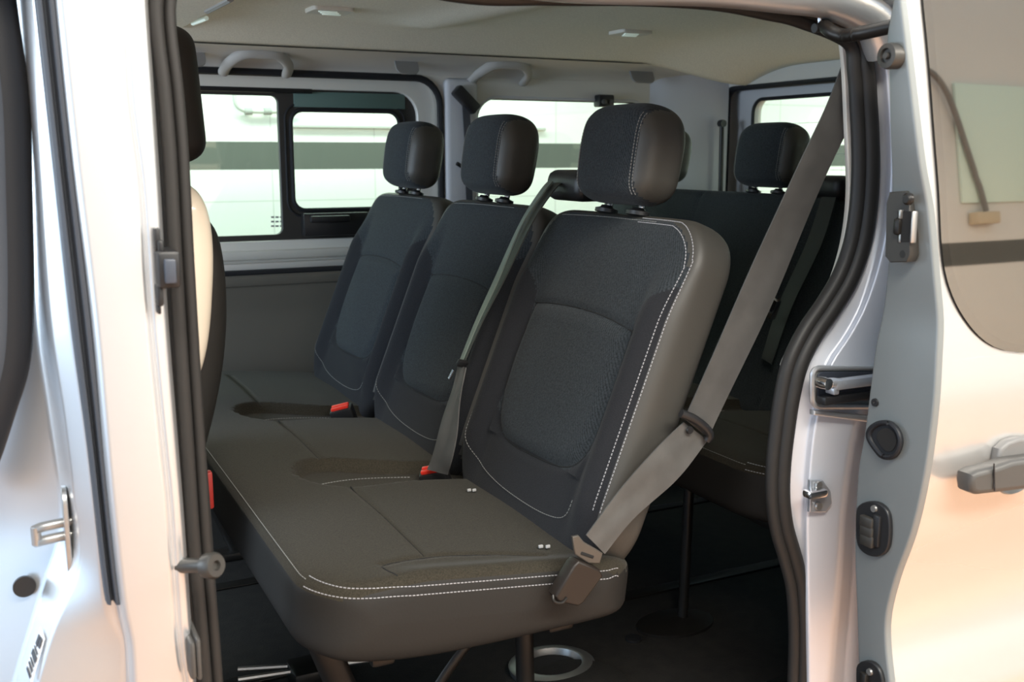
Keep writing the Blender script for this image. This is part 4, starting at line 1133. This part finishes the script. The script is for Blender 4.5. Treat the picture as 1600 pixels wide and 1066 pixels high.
def PB(px, py, off=.03):        # on the front bench's backrest plane, lifted off it
    o = Vector((.86, 0, .53)) + NB*off; d = ray(px, py); c = Vector((0, 0, CH))
    k = (o-c).dot(NB)/d.dot(NB); return c+k*d
cb_ = empty('seat_belt', (.9, 2.0, .5)); CL = (.9, 2.0, .5)
tag(cb_, 'dark centre seat belt hanging from the backrest top down to a red buckle', 'seat belt')
A = [PB(862, 284, .0), PB(848, 300, .03), PB(822, 345, .045), PB(780, 440, .055), PB(748, 505, .06), PB(719, 566, .065)]
B = [PB(880, 284, .0), PB(864, 300, .03), PB(833, 347, .045), PB(787, 440, .055), PB(753, 505, .06), PB(724, 570, .065)]
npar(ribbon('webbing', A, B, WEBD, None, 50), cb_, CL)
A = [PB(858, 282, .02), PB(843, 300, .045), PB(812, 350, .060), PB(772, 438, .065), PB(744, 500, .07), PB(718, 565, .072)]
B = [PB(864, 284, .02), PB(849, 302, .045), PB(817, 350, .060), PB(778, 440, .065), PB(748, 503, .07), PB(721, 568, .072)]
npar(ribbon('webbing', A, B, mat('painted_lit_webbing', (.16, .20, .17), .5), None, 50, label='edge-on strand with light painted into its pale colour'), cb_, CL)  # paler copy of the dark webbing, light on the strand put into colour
e0, e1 = P(668, 734, z=.50), P(700, 742, z=.50)
A = [PB(716, 570, .072), PB(703, 620, .078).lerp(e0, .25), PB(690, 668, .08).lerp(e0, .5), e0]
B = [PB(727, 574, .072), PB(722, 630, .078).lerp(e1, .25), PB(712, 690, .08).lerp(e1, .5), e1]
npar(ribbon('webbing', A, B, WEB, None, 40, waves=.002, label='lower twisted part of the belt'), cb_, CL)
k0 = PB(722, 568, .075)
kn = npar(box('belt_stop', (-.012, -.006, -.008), (.012, .006, .008), BLACK, None, bev=.004, M=frame_m(k0, (.3, -.5, .8))), cb_, CL)
a = PB(709, 578, .08); b = PB(702, 592, .08); tube('metal_clip', [a, b], .0035, CHROME, kn, seg=10)

# ---- belt in the last row beside the pillar (dark, behind the webbing)
rb = empty('seat_belt', (1.9, 1.9, .6)); RL = (1.9, 1.9, .6)
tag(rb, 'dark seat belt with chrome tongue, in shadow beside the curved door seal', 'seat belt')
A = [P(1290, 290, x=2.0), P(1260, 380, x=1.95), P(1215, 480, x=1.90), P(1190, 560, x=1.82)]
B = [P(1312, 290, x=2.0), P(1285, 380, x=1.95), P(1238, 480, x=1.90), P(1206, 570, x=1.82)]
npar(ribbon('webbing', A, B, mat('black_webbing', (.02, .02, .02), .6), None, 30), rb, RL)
q = P(1206, 480, x=1.86)
npar(box('belt_tongue', (-.01, -.02, -.03), (.01, .02, .03), CHROME, None, bev=.005, M=Matrix.Translation(q) @ Matrix.Rotation(.4, 4, 'X')), rb, RL)
q = P(1302, 292, x=2.02)
npar(box('belt_outlet', (-.04, -.06, -.03), (.04, .06, .03), BLACK, None, bev=.02, seg=4, M=Matrix.Translation(q)), rb, RL)
# far pillar belt seen between the headrests
fp = empty('seat_belt', (1.46, 3.3, .9)); FL = (1.46, 3.3, .9)
tag(fp, 'narrow dark seat belt hanging down the far pillar between two headrests', 'seat belt')
A = [P(722, 160, y=FY-.05), P(726, 230, y=FY-.05), P(728, 300, y=FY-.05), P(730, 340, y=FY-.05)]
B = [P(733, 160, y=FY-.05), P(737, 230, y=FY-.05), P(738, 300, y=FY-.05), P(739, 340, y=FY-.05)]
npar(ribbon('webbing', A, B, mat('blue_grey_webbing', (.06, .065, .08), .6), None, 20), fp, FL)
